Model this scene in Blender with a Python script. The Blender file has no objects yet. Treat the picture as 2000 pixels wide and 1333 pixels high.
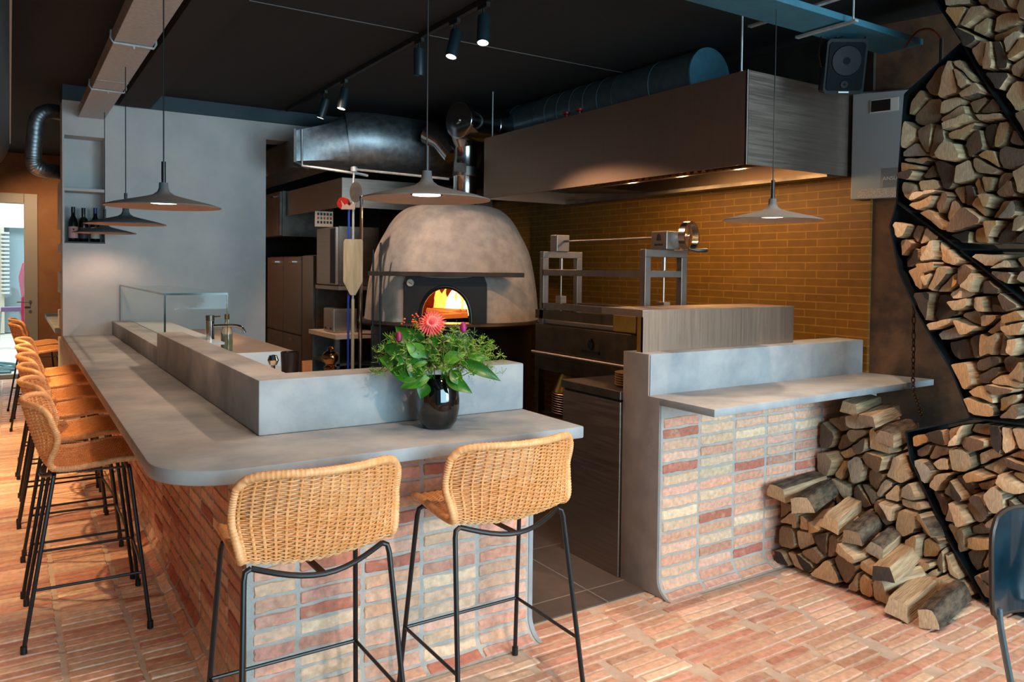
import bpy, bmesh, math, random
import numpy as np
from mathutils import Vector, Matrix
random.seed(7); rng = np.random.default_rng(7)
S = bpy.context.scene; COL = S.collection
PI = math.pi

# ---------------------------------------------------------------- camera
yaw, pitch, roll, F = 0.57918582, 0.02572347, -0.01143452, 1515.8
cy, sy, cp, sp = math.cos(yaw), math.sin(yaw), math.cos(pitch), math.sin(pitch)
fw = Vector((sy*cp, cy*cp, -sp)); r0 = Vector((cy, -sy, 0)); d0 = fw.cross(r0)
rt = r0*math.cos(roll)+d0*math.sin(roll); dn = d0*math.cos(roll)-r0*math.sin(roll)
cam = bpy.data.cameras.new('camera'); co = bpy.data.objects.new('camera', cam); COL.objects.link(co)
cam.sensor_width = 36; cam.lens = F/2000*36
cam.shift_x = -9.785/2000; cam.shift_y = -102.566/2000
cam.clip_start = .05; cam.clip_end = 200
co.matrix_world = Matrix(((rt.x, -dn.x, -fw.x, 0), (rt.y, -dn.y, -fw.y, 0), (rt.z, -dn.z, -fw.z, 1.6), (0, 0, 0, 1)))
S.camera = co

# ---------------------------------------------------------------- light, exposure
S.view_settings.view_transform = 'Standard'; S.view_settings.look = 'None'
S.view_settings.gamma = 1; S.view_settings.use_curve_mapping = False
S.view_settings.exposure = 0.0
w = bpy.data.worlds.new('world'); S.world = w; w.use_nodes = True
bg = w.node_tree.nodes['Background']; bg.inputs[0].default_value = (.34, .66, 1, 1); bg.inputs[1].default_value = .22
def area(name, loc, tgt, sx, sz, e, col):
    l = bpy.data.lights.new(name, 'AREA'); l.shape = 'RECTANGLE'; l.size = sx; l.size_y = sz; l.energy = e; l.color = col
    o = bpy.data.objects.new(name, l); COL.objects.link(o); o.location = loc
    o.rotation_euler = (Vector(tgt)-Vector(loc)).to_track_quat('-Z', 'Y').to_euler(); return o
def spot(name, loc, tgt, e, ang, blend, col, rad=.03):
    l = bpy.data.lights.new(name, 'SPOT'); l.energy = e; l.spot_size = math.radians(ang); l.spot_blend = blend; l.color = col; l.shadow_soft_size = rad
    o = bpy.data.objects.new(name, l); COL.objects.link(o); o.location = loc
    o.rotation_euler = (Vector(tgt)-Vector(loc)).to_track_quat('-Z', 'Y').to_euler(); return o
COOL = (.50, .83, 1); WARM = (1, .60, .30); WARM2 = (1, .60, .38)
area('window_daylight', (2.6, -3.6, 1.7), (2.6, 3, 1.1), 5.5, 2.4, 430, COOL)
area('window_daylight_side', (4.3, -3.5, 1.9), (3.9, 3, 1.3), 2, 2.2, 150, (.80, .92, 1))
area('yard_daylight', (-1, 17, 7), (-.6, 16, 0), 9, 6, 1500, (.86, .96, 1))
# second spot track, over the aisle left of the stools
for y, e in ((3.5, 30), (5.4, 270), (7.2, 620), (9.2, 260)): spot('aisle_spot_light', (-.75, y, 3.0), (.25, y+.3, 0), e, 60, .3, (1, .60, .27))
spot('far_wall_fill', (.2, 11.2, 3.0), (.7, 12.9, 1.2), 190, 90, .8, (1, .62, .34))  # unseen warm spot, added to brighten the brown wall by the door
spot('counter_spot_light', (2.2, 3.0, 3.0), (.6, 3.7, 1), 150, 44, .5, WARM2)
spot('counter_spot_light', (2.2, 4.6, 3.0), (.6, 4.9, 1), 190, 46, .5, WARM2)
spot('counter_spot_light', (2.2, 6.0, 3.0), (.6, 6.6, 1), 190, 46, .5, WARM2)
spot('counter_spot_light', (2.2, 5.0, 3.0), (1.35, 5.9, 1), 70, 60, .5, (1, .74, .56))  # extra spot without a head, added to brighten the prep worktop
spot('front_spot_light', (1.2, .3, 3.0), (1.15, 2.35, .7), 190, 50, .6, (1, .70, .48))
spot('front_spot_light', (1.3, 1.9, 3.0), (1.6, 2.65, 1), 60, 60, .6, WARM2)
spot('front_spot_light', (3.2, 2.0, 3.0), (3.4, 2.55, .9), 150, 70, .6, (1, .66, .46))
spot('front_spot_light', (2.6, .7, 3.0), (2.8, 1.9, 0), 125, 72, .7, (1, .76, .62))
spot('warm_fill_spot', (-2.0, 1.5, 3.0), (-2.3, 1.6, 0), 260, 110, .6, (1, .66, .42))  # two unseen spots, added as general warm fill from the left
spot('warm_fill_spot', (-2.0, 5.0, 3.0), (-2.3, 5.2, 0), 260, 110, .6, (1, .62, .38))

# ---------------------------------------------------------------- helpers
def lin(h):
    h = h.lstrip('#'); c = [int(h[i:i+2], 16)/255 for i in (0, 2, 4)]
    return tuple(((x+.055)/1.055)**2.4 if x > .04045 else x/12.92 for x in c)
MATS = {}
def nodes(m):
    m.use_nodes = True; nt = m.node_tree; return nt, nt.nodes, nt.links, nt.nodes['Principled BSDF']
def mat(name, c1, c2=None, scale=5, rough=.6, metal=0, bump=0, bscale=None, detail=6, stretch=(1, 1, 1), emit=None, es=0, trans=0, rough2=None, lo=.35, hi=.65, spec=None, ior=None, coat=0):
    if name in MATS: return MATS[name]
    m = bpy.data.materials.new(name); nt, N, L, P = nodes(m); MATS[name] = m
    P.inputs['Roughness'].default_value = rough; P.inputs['Metallic'].default_value = metal
    P.inputs['Base Color'].default_value = (*c1, 1)
    if spec is not None: P.inputs['Specular IOR Level'].default_value = spec
    if ior: P.inputs['IOR'].default_value = ior
    if coat: P.inputs['Coat Weight'].default_value = coat; P.inputs['Coat Roughness'].default_value = .08
    if trans: P.inputs['Transmission Weight'].default_value = trans
    if emit: P.inputs['Emission Color'].default_value = (*emit, 1); P.inputs['Emission Strength'].default_value = es
    if c2 is not None or bump or rough2 is not None:
        tc = N.new('ShaderNodeTexCoord'); mp = N.new('ShaderNodeMapping'); mp.inputs['Scale'].default_value = stretch
        L.new(tc.outputs['Object'], mp.inputs[0])
        nz = N.new('ShaderNodeTexNoise'); nz.inputs['Scale'].default_value = scale; nz.inputs['Detail'].default_value = detail; nz.inputs['Roughness'].default_value = .6
        L.new(mp.outputs[0], nz.inputs['Vector'])
        mr = N.new('ShaderNodeMapRange'); mr.inputs[1].default_value = lo; mr.inputs[2].default_value = hi
        L.new(nz.outputs['Fac'], mr.inputs[0])
        if c2 is not None:
            mx = N.new('ShaderNodeMix'); mx.data_type = 'RGBA'; mx.inputs[6].default_value = (*c1, 1); mx.inputs[7].default_value = (*c2, 1)
            L.new(mr.outputs[0], mx.inputs[0]); L.new(mx.outputs[2], P.inputs['Base Color'])
        if rough2 is not None:
            m2 = N.new('ShaderNodeMapRange'); m2.inputs[3].default_value = rough; m2.inputs[4].default_value = rough2
            L.new(mr.outputs[0], m2.inputs[0]); L.new(m2.outputs[0], P.inputs['Roughness'])
        if bump:
            nb = N.new('ShaderNodeTexNoise'); nb.inputs['Scale'].default_value = bscale or scale*4; nb.inputs['Detail'].default_value = 8
            L.new(mp.outputs[0], nb.inputs['Vector'])
            b = N.new('ShaderNodeBump'); b.inputs['Strength'].default_value = bump; b.inputs['Distance'].default_value = .01
            L.new(nb.outputs['Fac'], b.inputs['Height']); L.new(b.outputs[0], P.inputs['Normal'])
    return m
def attr_mat(name, rough=.8, amt=.25, scale=30, bump=.3):
    """colour read from the mesh attribute 'tint', broken up by noise"""
    m = bpy.data.materials.new(name); nt, N, L, P = nodes(m); MATS[name] = m
    a = N.new('ShaderNodeAttribute'); a.attribute_name = 'tint'
    tc = N.new('ShaderNodeTexCoord'); nz = N.new('ShaderNodeTexNoise'); nz.inputs['Scale'].default_value = scale; nz.inputs['Detail'].default_value = 8
    L.new(tc.outputs['Object'], nz.inputs['Vector'])
    mr = N.new('ShaderNodeMapRange'); mr.inputs[1].default_value = .3; mr.inputs[2].default_value = .7; mr.inputs[3].default_value = 1-amt; mr.inputs[4].default_value = 1+amt
    L.new(nz.outputs['Fac'], mr.inputs[0])
    hs = N.new('ShaderNodeHueSaturation'); L.new(a.outputs['Color'], hs.inputs['Color']); L.new(mr.outputs[0], hs.inputs['Value'])
    n2 = N.new('ShaderNodeTexNoise'); n2.inputs['Scale'].default_value = scale*.45; n2.inputs['Detail'].default_value = 5; L.new(tc.outputs['Object'], n2.inputs['Vector'])
    m2 = N.new('ShaderNodeMapRange'); m2.inputs[1].default_value = .54; m2.inputs[2].default_value = .74; m2.inputs[3].default_value = 0; m2.inputs[4].default_value = .6
    L.new(n2.outputs['Fac'], m2.inputs[0])
    mx = N.new('ShaderNodeMix'); mx.data_type = 'RGBA'; L.new(m2.outputs[0], mx.inputs[0]); L.new(hs.outputs[0], mx.inputs[6]); mx.inputs[7].default_value = (*lin('#d6b998'), 1)
    L.new(mx.outputs[2], P.inputs['Base Color']); P.inputs['Roughness'].default_value = rough
    b = N.new('ShaderNodeBump'); b.inputs['Strength'].default_value = bump; b.inputs['Distance'].default_value = .006
    L.new(nz.outputs['Fac'], b.inputs['Height']); L.new(b.outputs[0], P.inputs['Normal'])
    return m
def tile_mat(name, c1, c2, mortar, bw, bh, ms, axes='xy', off=.5, rough=.6, bump=.3, noise=.0):
    m = bpy.data.materials.new(name); nt, N, L, P = nodes(m); MATS[name] = m
    tc = N.new('ShaderNodeTexCoord'); sx = N.new('ShaderNodeSeparateXYZ'); cx = N.new('ShaderNodeCombineXYZ')
    L.new(tc.outputs['Object'], sx.inputs[0])
    for i, a in enumerate(axes): L.new(sx.outputs['xyz'.index(a)], cx.inputs[i])
    br = N.new('ShaderNodeTexBrick'); br.offset = off; br.inputs['Scale'].default_value = 1
    br.inputs['Color1'].default_value = (*c1, 1); br.inputs['Color2'].default_value = (*c2, 1); br.inputs['Mortar'].default_value = (*mortar, 1)
    br.inputs['Mortar Size'].default_value = ms; br.inputs['Mortar Smooth'].default_value = .1; br.inputs['Brick Width'].default_value = bw; br.inputs['Row Height'].default_value = bh
    nd = N.new('ShaderNodeTexNoise'); nd.inputs['Scale'].default_value = 9; nd.inputs['Detail'].default_value = 3; L.new(tc.outputs['Object'], nd.inputs['Vector'])
    vm = N.new('ShaderNodeVectorMath'); vm.operation = 'MULTIPLY_ADD'; L.new(nd.outputs['Color'], vm.inputs[0]); vm.inputs[1].default_value = (noise,)*3; L.new(cx.outputs[0], vm.inputs[2])
    L.new(vm.outputs[0], br.inputs['Vector'])
    nz = N.new('ShaderNodeTexNoise'); nz.inputs['Scale'].default_value = 14; nz.inputs['Detail'].default_value = 7; L.new(tc.outputs['Object'], nz.inputs['Vector'])
    mr = N.new('ShaderNodeMapRange'); mr.inputs[3].default_value = .72; mr.inputs[4].default_value = 1.28; L.new(nz.outputs['Fac'], mr.inputs[0])
    hs = N.new('ShaderNodeHueSaturation'); L.new(br.outputs['Color'], hs.inputs['Color']); L.new(mr.outputs[0], hs.inputs['Value'])
    L.new(hs.outputs[0], P.inputs['Base Color']); P.inputs['Roughness'].default_value = rough
    b = N.new('ShaderNodeBump'); b.inputs['Strength'].default_value = bump; b.inputs['Distance'].default_value = .004
    L.new(br.outputs['Fac'], b.inputs['Height']); L.new(b.outputs[0], P.inputs['Normal'])
    return m

class MB:
    def __init__(s): s.v = []; s.f = []; s.m = []; s.c = []; s.cur = 0; s.col = None
    def add(s, vs, fs):
        b = len(s.v); s.v += [tuple(p) for p in vs]
        for f in fs: s.f.append(tuple(i+b for i in f)); s.m.append(s.cur); s.c.append(s.col)
        return s
    def box(s, x0, x1, y0, y1, z0, z1):
        return s.add([(x, y, z) for z in (z0, z1) for y in (y0, y1) for x in (x0, x1)],
                     [(0, 2, 3, 1), (4, 5, 7, 6), (0, 1, 5, 4), (2, 6, 7, 3), (0, 4, 6, 2), (1, 3, 7, 5)])
    def obox(s, c, ax, ay, az, hx, hy, hz):
        c = Vector(c); ax = Vector(ax).normalized(); ay = Vector(ay).normalized(); az = Vector(az).normalized()
        return s.add([c+ax*hx*i+ay*hy*j+az*hz*k for k in (-1, 1) for j in (-1, 1) for i in (-1, 1)],
                     [(0, 2, 3, 1), (4, 5, 7, 6), (0, 1, 5, 4), (2, 6, 7, 3), (0, 4, 6, 2), (1, 3, 7, 5)])
    def bar(s, p, q, w, h, up=(0, 0, 1)):
        p, q = Vector(p), Vector(q); d = (q-p).normalized(); u = Vector(up)
        if abs(d.dot(u)) > .95: u = Vector((0, 1, 0))
        sd = d.cross(u).normalized(); u = sd.cross(d)
        return s.obox((p+q)/2, sd, d, u, w/2, (q-p).length/2, h/2)
    def tube(s, pts, r, n=8, closed=False, caps=True):
        pts = [Vector(p) for p in pts]; m = len(pts); rr = r if isinstance(r, (list, tuple)) else [r]*m
        vs = []; prev = None
        for i, p in enumerate(pts):
            if closed: t = pts[(i+1) % m]-pts[i-1]
            else: t = pts[min(i+1, m-1)]-pts[max(i-1, 0)]
            t = t.normalized() if t.length > 1e-9 else Vector((0, 0, 1))
            if prev is None: a = t.orthogonal().normalized()
            else:
                a = prev-t*prev.dot(t); a = a.normalized() if a.length > 1e-6 else t.orthogonal().normalized()
            prev = a; b = t.cross(a)
            for k in range(n):
                an = 2*PI*k/n; vs.append(p+(a*math.cos(an)+b*math.sin(an))*rr[i])
        fs = []
        for i in range(m if closed else m-1):
            j = (i+1) % m
            for k in range(n): fs.append((i*n+k, i*n+(k+1) % n, j*n+(k+1) % n, j*n+k))
        if caps and not closed: fs += [tuple(range(n-1, -1, -1)), tuple(range((m-1)*n, m*n))]
        return s.add(vs, fs)
    def cyl(s, p, q, r, r2=None, n=20): return s.tube([p, q], [r, r if r2 is None else r2], n)
    def lathe(s, prof, c=(0, 0, 0), n=32, a=(1, 0, 0), b=(0, 1, 0), ax=(0, 0, 1)):
        c = Vector(c); a = Vector(a); b = Vector(b); ax = Vector(ax); m = len(prof)
        vs = [c+(a*math.cos(2*PI*k/n)+b*math.sin(2*PI*k/n))*r+ax*z for r, z in prof for k in range(n)]
        fs = [(i*n+k, i*n+(k+1) % n, (i+1)*n+(k+1) % n, (i+1)*n+k) for i in range(m-1) for k in range(n)]
        if prof[0][0] > 1e-6: fs.append(tuple(range(n-1, -1, -1)))
        if prof[-1][0] > 1e-6: fs.append(tuple(range((m-1)*n, m*n)))
        return s.add(vs, fs)
    def prism(s, poly, f0, f1):
        """poly = list of 2d pts, f0/f1 map a 2d pt to 3d"""
        n = len(poly); vs = [f0(p) for p in poly]+[f1(p) for p in poly]
        return s.add(vs, [tuple(range(n-1, -1, -1)), tuple(range(n, 2*n))]+[(i, (i+1) % n, (i+1) % n+n, i+n) for i in range(n)])
    def grid(s, rows, closed=False):
        m = len(rows); n = len(rows[0]); vs = [p for r in rows for p in r]
        return s.add(vs, [(i*n+k, i*n+(k+1) % n, (i+1)*n+(k+1) % n, (i+1)*n+k) for i in range(m-1) for k in range(n if closed else n-1)])
    def build(s, name, mats, parent=None, smooth=35, bevel=0, sub=0, fix=True):
        me = bpy.data.meshes.new(name)
        off = parent_off(parent) if parent is not None else Vector((0, 0, 0))
        V = np.array([tuple(p) for p in s.v], dtype=float)-np.array(off)
        me.from_pydata(V.tolist(), [], s.f)
        for m in (mats if isinstance(mats, (list, tuple)) else [mats]): me.materials.append(m)
        me.polygons.foreach_set('material_index', s.m)
        if any(c is not None for c in s.c):
            at = me.color_attributes.new('tint', 'FLOAT_COLOR', 'CORNER')
            arr = np.empty((len(me.loops), 4), dtype=np.float32); k = 0
            for f, c in zip(s.f, s.c): arr[k:k+len(f), :3] = c or (.5, .5, .5); arr[k:k+len(f), 3] = 1; k += len(f)
            at.data.foreach_set('color', arr.ravel())
        elif fix or bevel:
            bm = bmesh.new(); bm.from_mesh(me)
            bmesh.ops.recalc_face_normals(bm, faces=bm.faces)
            if bevel:
                es = [e for e in bm.edges if len(e.link_faces) == 2 and e.calc_face_angle(0) > .7]
                bmesh.ops.bevel(bm, geom=es, offset=bevel, segments=2, affect='EDGES', profile=.5)
            bm.to_mesh(me); bm.free()
        if smooth:
            me.polygons.foreach_set('use_smooth', [True]*len(me.polygons)); me.set_sharp_from_angle(angle=math.radians(smooth))
        me.update(); o = bpy.data.objects.new(name, me); COL.objects.link(o)
        if parent is not None: o.parent = parent
        return o
def parent_off(p):
    v = Vector(p.location); q = p.parent
    while q is not None: v += Vector(q.location); q = q.parent
    return v
def tag(o, label=None, cat=None, group=None, kind=None):
    if label: o['label'] = label
    if cat: o['category'] = cat
    if group: o['group'] = group
    if kind: o['kind'] = kind
    return o
def thing(name, loc, label, cat, group=None, rz=0):
    o = bpy.data.objects.new(name, None); COL.objects.link(o); o.location = loc; o.rotation_euler = (0, 0, rz); o.empty_display_size = .1
    return tag(o, label, cat, group)
def struct(o, label=None): return tag(o, label, kind='structure')
def dup(root, loc, rz, label, group=None):
    r = root.copy(); COL.objects.link(r); r.location = loc; r.rotation_euler = (0, 0, rz); r['label'] = label
    if group: r['group'] = group
    for ch in list(root.children):
        c = ch.copy(); COL.objects.link(c); c.parent = r
        for g in list(ch.children):
            d = g.copy(); COL.objects.link(d); d.parent = c
    return r

# ---------------------------------------------------------------- materials
PLASTER = mat('grey_plaster', lin('#7e888f'), lin('#a1a7a9'), 3.6, .6, bump=.10, bscale=26, detail=8)
PLASTER_W = mat('wall_plaster', lin('#a8acad'), lin('#bfbfbc'), 1.7, .7, bump=.08, bscale=18, detail=8)
PLASTER_D = mat('warm_grey_plaster', lin('#7d7570'), lin('#8e8680'), 6, .6, bump=.12, bscale=40)
BRICK = attr_mat('brick_clay', .82, .20, 42, .35)
MORTAR = mat('lime_mortar', lin('#aaa8a2'), lin('#bab6ae'), 22, .9, bump=.35, bscale=120)
MORTAR_F = mat('floor_mortar', lin('#b8a696'), lin('#c9b8a6'), 16, .75, bump=.3, bscale=110)
STEEL = mat('brushed_steel', lin('#a09085'), lin('#ae9e92'), 3, .36, .95, stretch=(1, 1, 30), rough2=.46)
STEEL_H = mat('hood_steel', lin('#a58f7d'), lin('#ac9583'), 3, .40, .95, stretch=(30, 30, 1), rough2=.46)
STEEL_D = mat('dull_steel', lin('#6d6660'), lin('#857c72'), 8, .42, 1)
GALV = mat('galvanised_steel', lin('#a9adae'), lin('#bfc2c2'), 40, .5, .75, detail=3, rough2=.6)
DUCT = mat('duct_steel', lin('#848b90'), lin('#a6acb0'), 18, .42, .95, rough2=.5)
CHROME = mat('chrome', lin('#d8d8d8'), rough=.08, metal=1)
BLACK = mat('black_paint', lin('#0b0c0d'), rough=.55)
BLACK_M = mat('black_powder_metal', lin('#101214'), rough=.38, spec=.5)
BLACK_C = mat('ceiling_black', lin('#121110'), lin('#181614'), 14, .9, bump=.1)
FRAME_S = mat('raw_black_steel', lin('#1e2a30'), lin('#303d44'), 6, .4, .7)
RUST = mat('rusted_panel', lin('#3a2a1f'), lin('#6b4c33'), 5, .72, .1, bump=.15, bscale=40, detail=10)
DARKWALL = mat('dark_plaster', lin('#2a2621'), lin('#38322b'), 5, .85, bump=.1)
BROWNWALL = mat('brown_plaster', lin('#7a5233'), lin('#85603e'), 4, .8)
OCHRE = tile_mat('ochre_brick', lin('#6c4806'), lin('#765009'), lin('#916c26'), .235, .052, .0035, 'yz', .37, .55, .25, .004)
KTILE = tile_mat('dark_stone_tile', lin('#554b45'), lin('#5d534c'), lin('#8a8078'), .6, .6, .004, 'yx', 0, .5, .15)
RATTAN = mat('rattan', lin('#dd9856'), lin('#efb278'), 40, .5, bump=.2, bscale=300, stretch=(1, 1, 1))
RATTAN_R = mat('rattan_rim', lin('#e09d60'), lin('#f2ba86'), 55, .42)
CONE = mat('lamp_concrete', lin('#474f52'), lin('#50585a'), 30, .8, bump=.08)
CONE_U = mat('lamp_underside_warm_lit', lin('#a5826a'), lin('#b08c74'), 30, .8)  # warm light thrown up by the counter is put into this colour
LED = mat('led', (1, 1, 1), emit=(1, .86, .68), es=6)
SPOTLED = mat('spot_led', (1, 1, 1), emit=(1, .84, .70), es=9)
GLASS = mat('clear_glass', (.93, .97, .96), rough=.01, trans=1, ior=1.45)
def thin_glass(name, col, ior=1.5):
    m = bpy.data.materials.new(name); nt, N, L, P = nodes(m); N.remove(P); out = N['Material Output']
    tr_ = N.new('ShaderNodeBsdfTransparent'); tr_.inputs[0].default_value = (*col, 1); gl = N.new('ShaderNodeBsdfGlossy'); gl.inputs['Roughness'].default_value = .02
    fr_ = N.new('ShaderNodeFresnel'); fr_.inputs[0].default_value = ior; mx = N.new('ShaderNodeMixShader')
    mn = N.new('ShaderNodeMath'); mn.operation = 'MINIMUM'; mn.inputs[1].default_value = .06; L.new(fr_.outputs[0], mn.inputs[0]); L.new(mn.outputs[0], mx.inputs[0]); L.new(tr_.outputs[0], mx.inputs[1]); L.new(gl.outputs[0], mx.inputs[2]); L.new(mx.outputs[0], out.inputs[0]); return m
GLASS = thin_glass('thin_clear_glass', (.96, .985, .98), 1.22)
GLASS_E = mat('glass_edge', lin('#1d3a36'), rough=.1)
OVEN_P = mat('oven_plaster', lin('#9c9188'), lin('#b8ab9f'), 9, .75, bump=.14, bscale=60, detail=9)
DRUM = mat('oven_drum', lin('#0d0f12'), lin('#16181b'), 5, .3, .3)
LEDGE = mat('oven_ledge', lin('#352b25'), lin('#463a31'), 8, .45, .3)
WHITE = mat('white_laminate', lin('#d8d6d0'), rough=.35)
MARBLE = mat('pale_marble', lin('#d9d4cd'), lin('#b9b4ae'), 5, .3, lo=.5, hi=.75)
WORKTOP = mat('sandy_worktop', lin('#c3a78e'), lin('#cdb49c'), 14, .45)
PEELWOOD = mat('peel_wood', lin('#a08a6a'), lin('#bba584'), 6, .6, stretch=(8, 8, .6))
BRASS = mat('brass', lin('#b58a3e'), lin('#c49a50'), 12, .28, 1)
RED = mat('red_plastic', lin('#8f1712'), rough=.4)

# ---------------------------------------------------------------- brick laying
TONES = [lin(h) for h in ('#cf9880', '#d8a588', '#dcae94', '#e2b89c', '#e4c0a2', '#dcb496', '#cf967f', '#bd7560', '#dfb098', '#d89f88', '#e6c6a8', '#d3a68e')]
TONES_F = [lin(h) for h in ('#c4947e', '#cd9f88', '#d3ab94', '#be8872', '#d6b49c', '#bb8b78', '#cda68e', '#d9bca2', '#bb937e', '#c99c84')]
def lay(mb, surf, cells, tones, h=.004, nx=8, ny=3, jit=.0022):
    """each brick a low irregular pillow on a surface surf(u,v)->(point, normal)"""
    for (u0, u1, v0, v1) in cells:
        t = tones[random.randrange(len(tones))]; k = random.uniform(.86, 1.12); mb.col = (t[0]*k, t[1]*k*random.uniform(.95, 1.05), t[2]*k)
        W, Hh = u1-u0, v1-v0; ph = random.uniform(0, 9); base = []
        nu, nv = nx+3, ny+3
        hh = h*random.uniform(.6, 1.3)
        for j in range(nv):
            row = []
            b = 0 if j == 0 else (1 if j == nv-1 else (j-.5)/(nv-2)) if False else None
            fv = (0, .10, .5, .5, .90, 1)[j] if ny == 3 else j/(nv-1)
            if ny == 3 and j == 3: fv = .65
            if ny == 3 and j == 2: fv = .35
            for i in range(nu):
                fu = 0 if i == 0 else 1 if i == nu-1 else .025+(i-1)/(nu-3)*.95
                du = random.uniform(-jit, jit) if i in (0, 1, nu-2, nu-1) else 0
                dv = (math.sin(ph+fu*7)*jit*.6+random.uniform(-jit, jit)*.6)
                cu = 0
                if i in (0, nu-1) and j in (0, nv-1): cu = .25
                u = u0+W*fu+du+(cu*.03*W*(1 if i == 0 else -1)); v = v0+Hh*fv+dv+(cu*.5*Hh*(1 if j == 0 else -1)*.6)
                edge = i in (0, nu-1) or j in (0, nv-1)
                p, n = surf(u, v)
                row.append(p+n*(-.0015 if edge else hh+random.uniform(-.0006, .0006)))
            base.append(row)
        mb.grid(base)
    mb.col = None
def stack_cells(ulist, v0, v1, pitch, gap, stag=0):
    out = []; n = int((v1-v0)/pitch)
    for a, b in zip(ulist[:-1], ulist[1:]):
        o = random.uniform(-.01, .01)*stag
        for k in range(n):
            s = random.uniform(-.06, .06)*stag
            out.append((a+gap/2+random.uniform(0, .005)+s*0, b-gap/2-random.uniform(0, .005), v0+k*pitch+gap/2+o+random.uniform(-.0015, .0015), v0+(k+1)*pitch-gap/2+o))
    return out
FR = .09
def wall_front(y):            # faces -y, cove at the floor
    def f(u, s):
        z = s-FR*PI/2+FR
        if s > FR*PI/2: return Vector((u, y, z)), Vector((0, -1, 0))
        a = (s/(FR*PI/2))*PI/2
        return Vector((u, y-FR+FR*math.sin(a), FR-FR*math.cos(a))), Vector((0, -math.sin(a), math.cos(a))).normalized() if False else Vector((0, -math.sin(a), math.cos(a)))
    return f
def wall_left(x):
    g = wall_front(0)
    def f(u, s):
        p, n = g(u, s); return Vector((x+p.y, u, p.z)), Vector((n.y, 0, n.z))
    return f
def cove_sheet(mb, surf, u0, u1, stop, off=0):
    rows = []
    for i in range(10):
        s = FR*PI/2*i/9; rows.append([surf(u, s)[0] for u in (u0, u1)])
    rows.append([surf(u, stop)[0] for u in (u0, u1)]); mb.grid(rows)

# ---------------------------------------------------------------- floor
ZC = 3.12
kx0, ky0 = 1.0, 2.84
mb = MB(); mb.box(-3, 5.4, -4, 12.8, -.1, -.003)
fl = mb.build('floor', MORTAR_F, smooth=0); struct(fl)
mb = MB(); flat = lambda u, v: (Vector((u, v, -.003)), Vector((0, 0, 1)))
cells = []; pu = .265; pv = .0575
for ci in range(-8, 17):
    x0 = .175+ci*pu; sh = random.uniform(0, .02)
    y = -1.2 if x0 > -1.6 else 0
    while y < 12.6:
        right = x0 > .30
        d = random.uniform(-.05, .05) if right and y < 2.8 else random.uniform(-.006, .006)
        if y > 6 and x0 > .6: break
        if x0 > .30 and y > 2.60 and (x0+pu < .9 or x0+pu > 1.9 and False): pass
        a, b = x0+.006+d*(1 if right else 0), x0+pu-.006+d*(1 if right else 0)
        a += random.uniform(0, .006); b -= random.uniform(0, .006)
        skip = False
        if a > .40 and y+pv > 2.68 and b < 1.95: skip = (a > .60) or False
        if b > .645 and a < .645 and y > 2.68: b = .64; skip = b-a < .06
        if 1.895 < b and y+pv > 2.83: skip = True
        if a > 2.62 and y+pv > 2.68: skip = True
        if b > 4.7: skip = True
        if not skip: cells.append((a, b, y+.0045, y+pv-.0045))
        y += pv
lay(mb, flat, cells, TONES_F, h=.0045, nx=6, ny=3, jit=.0022)
bf = mb.build('floor_brick_surface', attr_mat('floor_brick_clay', .46, .2, 36, .3), smooth=40); bf.parent = fl
mb = MB(); mb.box(.95, 4.45, 2.842, 12.8, -.002, .004); kf = mb.build('floor_kitchen', KTILE, smooth=0); struct(kf)

# ---------------------------------------------------------------- ceiling and walls
mb = MB(); mb.box(-3, 5.4, -4, 12.8, ZC, ZC+.1); struct(mb.build('ceiling', BLACK_C, smooth=0))
mb = MB(); mb.box(.90, 4.44, 4.60, 4.608, ZC-.004, ZC+.002); struct(mb.build('trim_1', mat('seam', lin('#5a5652'), rough=.6), smooth=0))
mb = MB(); mb.box(.80, 1.05, -1, 7.55, 2.98, ZC); struct(mb.build('trim_2', BLACK_C, smooth=0))
mb = MB(); mb.box(-3.1, -3.0, -4, 12.8, 0, ZC); struct(mb.build('wall_left', BROWNWALL, smooth=0))
# plaster wall at the end of the long bar with its niche
Y0, Y1 = 7.69, 7.99
mb = MB()
mb.box(.38, .396, Y0, Y1, 0, 2.995); mb.box(.702, 2.093, Y0, Y1, 0, 2.995)
mb.box(.396, .702, Y0, Y1, 0, 1.78); mb.box(.396, .702, Y0, Y1, 2.225, 2.25); mb.box(.396, .702, Y0, Y1, 2.70, 2.995)
mb.box(.396, .702, Y0+.24, Y1, 1.78, 2.225); mb.box(.396, .702, Y0+.24, Y1, 2.25, 2.70)
mb.box(2.093, 4.44, Y0, Y1, 2.83, 2.995)
struct(mb.build('wall_back', PLASTER_W, smooth=0))
mb = MB(); mb.box(.38, 4.44, Y0-.04, Y1, 2.995, ZC); struct(mb.build('trim_3', mat('blue_black_band', lin('#1b3340'), rough=.6), smooth=0))
mb = MB(); mb.box(.394, .704, Y0-.004, Y0+.001, 1.776, 1.786); mb.box(.396, .702, Y0+.001, Y0+.24, 1.7805, 1.79); struct(mb.build('trim_4', BLACK, smooth=0))
mb = MB(); mb.box(4.45, 4.6, 2.83, 12.8, 0, 2.32); struct(mb.build('wall_right', OCHRE, smooth=0))
mb = MB(); mb.box(4.45, 4.6, 2.83, 12.8, 2.32, ZC); struct(mb.build('wall_right_top', DARKWALL, smooth=0))
mb = MB(); mb.prism([(4.47, 2.85), (4.92, 1.2), (5.2, -4), (5.4, -4), (5.4, 2.85)], lambda p: (p[0], p[1], 0), lambda p: (p[0], p[1], ZC)); struct(mb.build('wall_right_rust', RUST, smooth=0))
mb = MB(); mb.box(2.62, 5.4, 10.4, 10.6, 0, ZC); struct(mb.build('wall_kitchen_back', DARKWALL, smooth=0))
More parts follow.
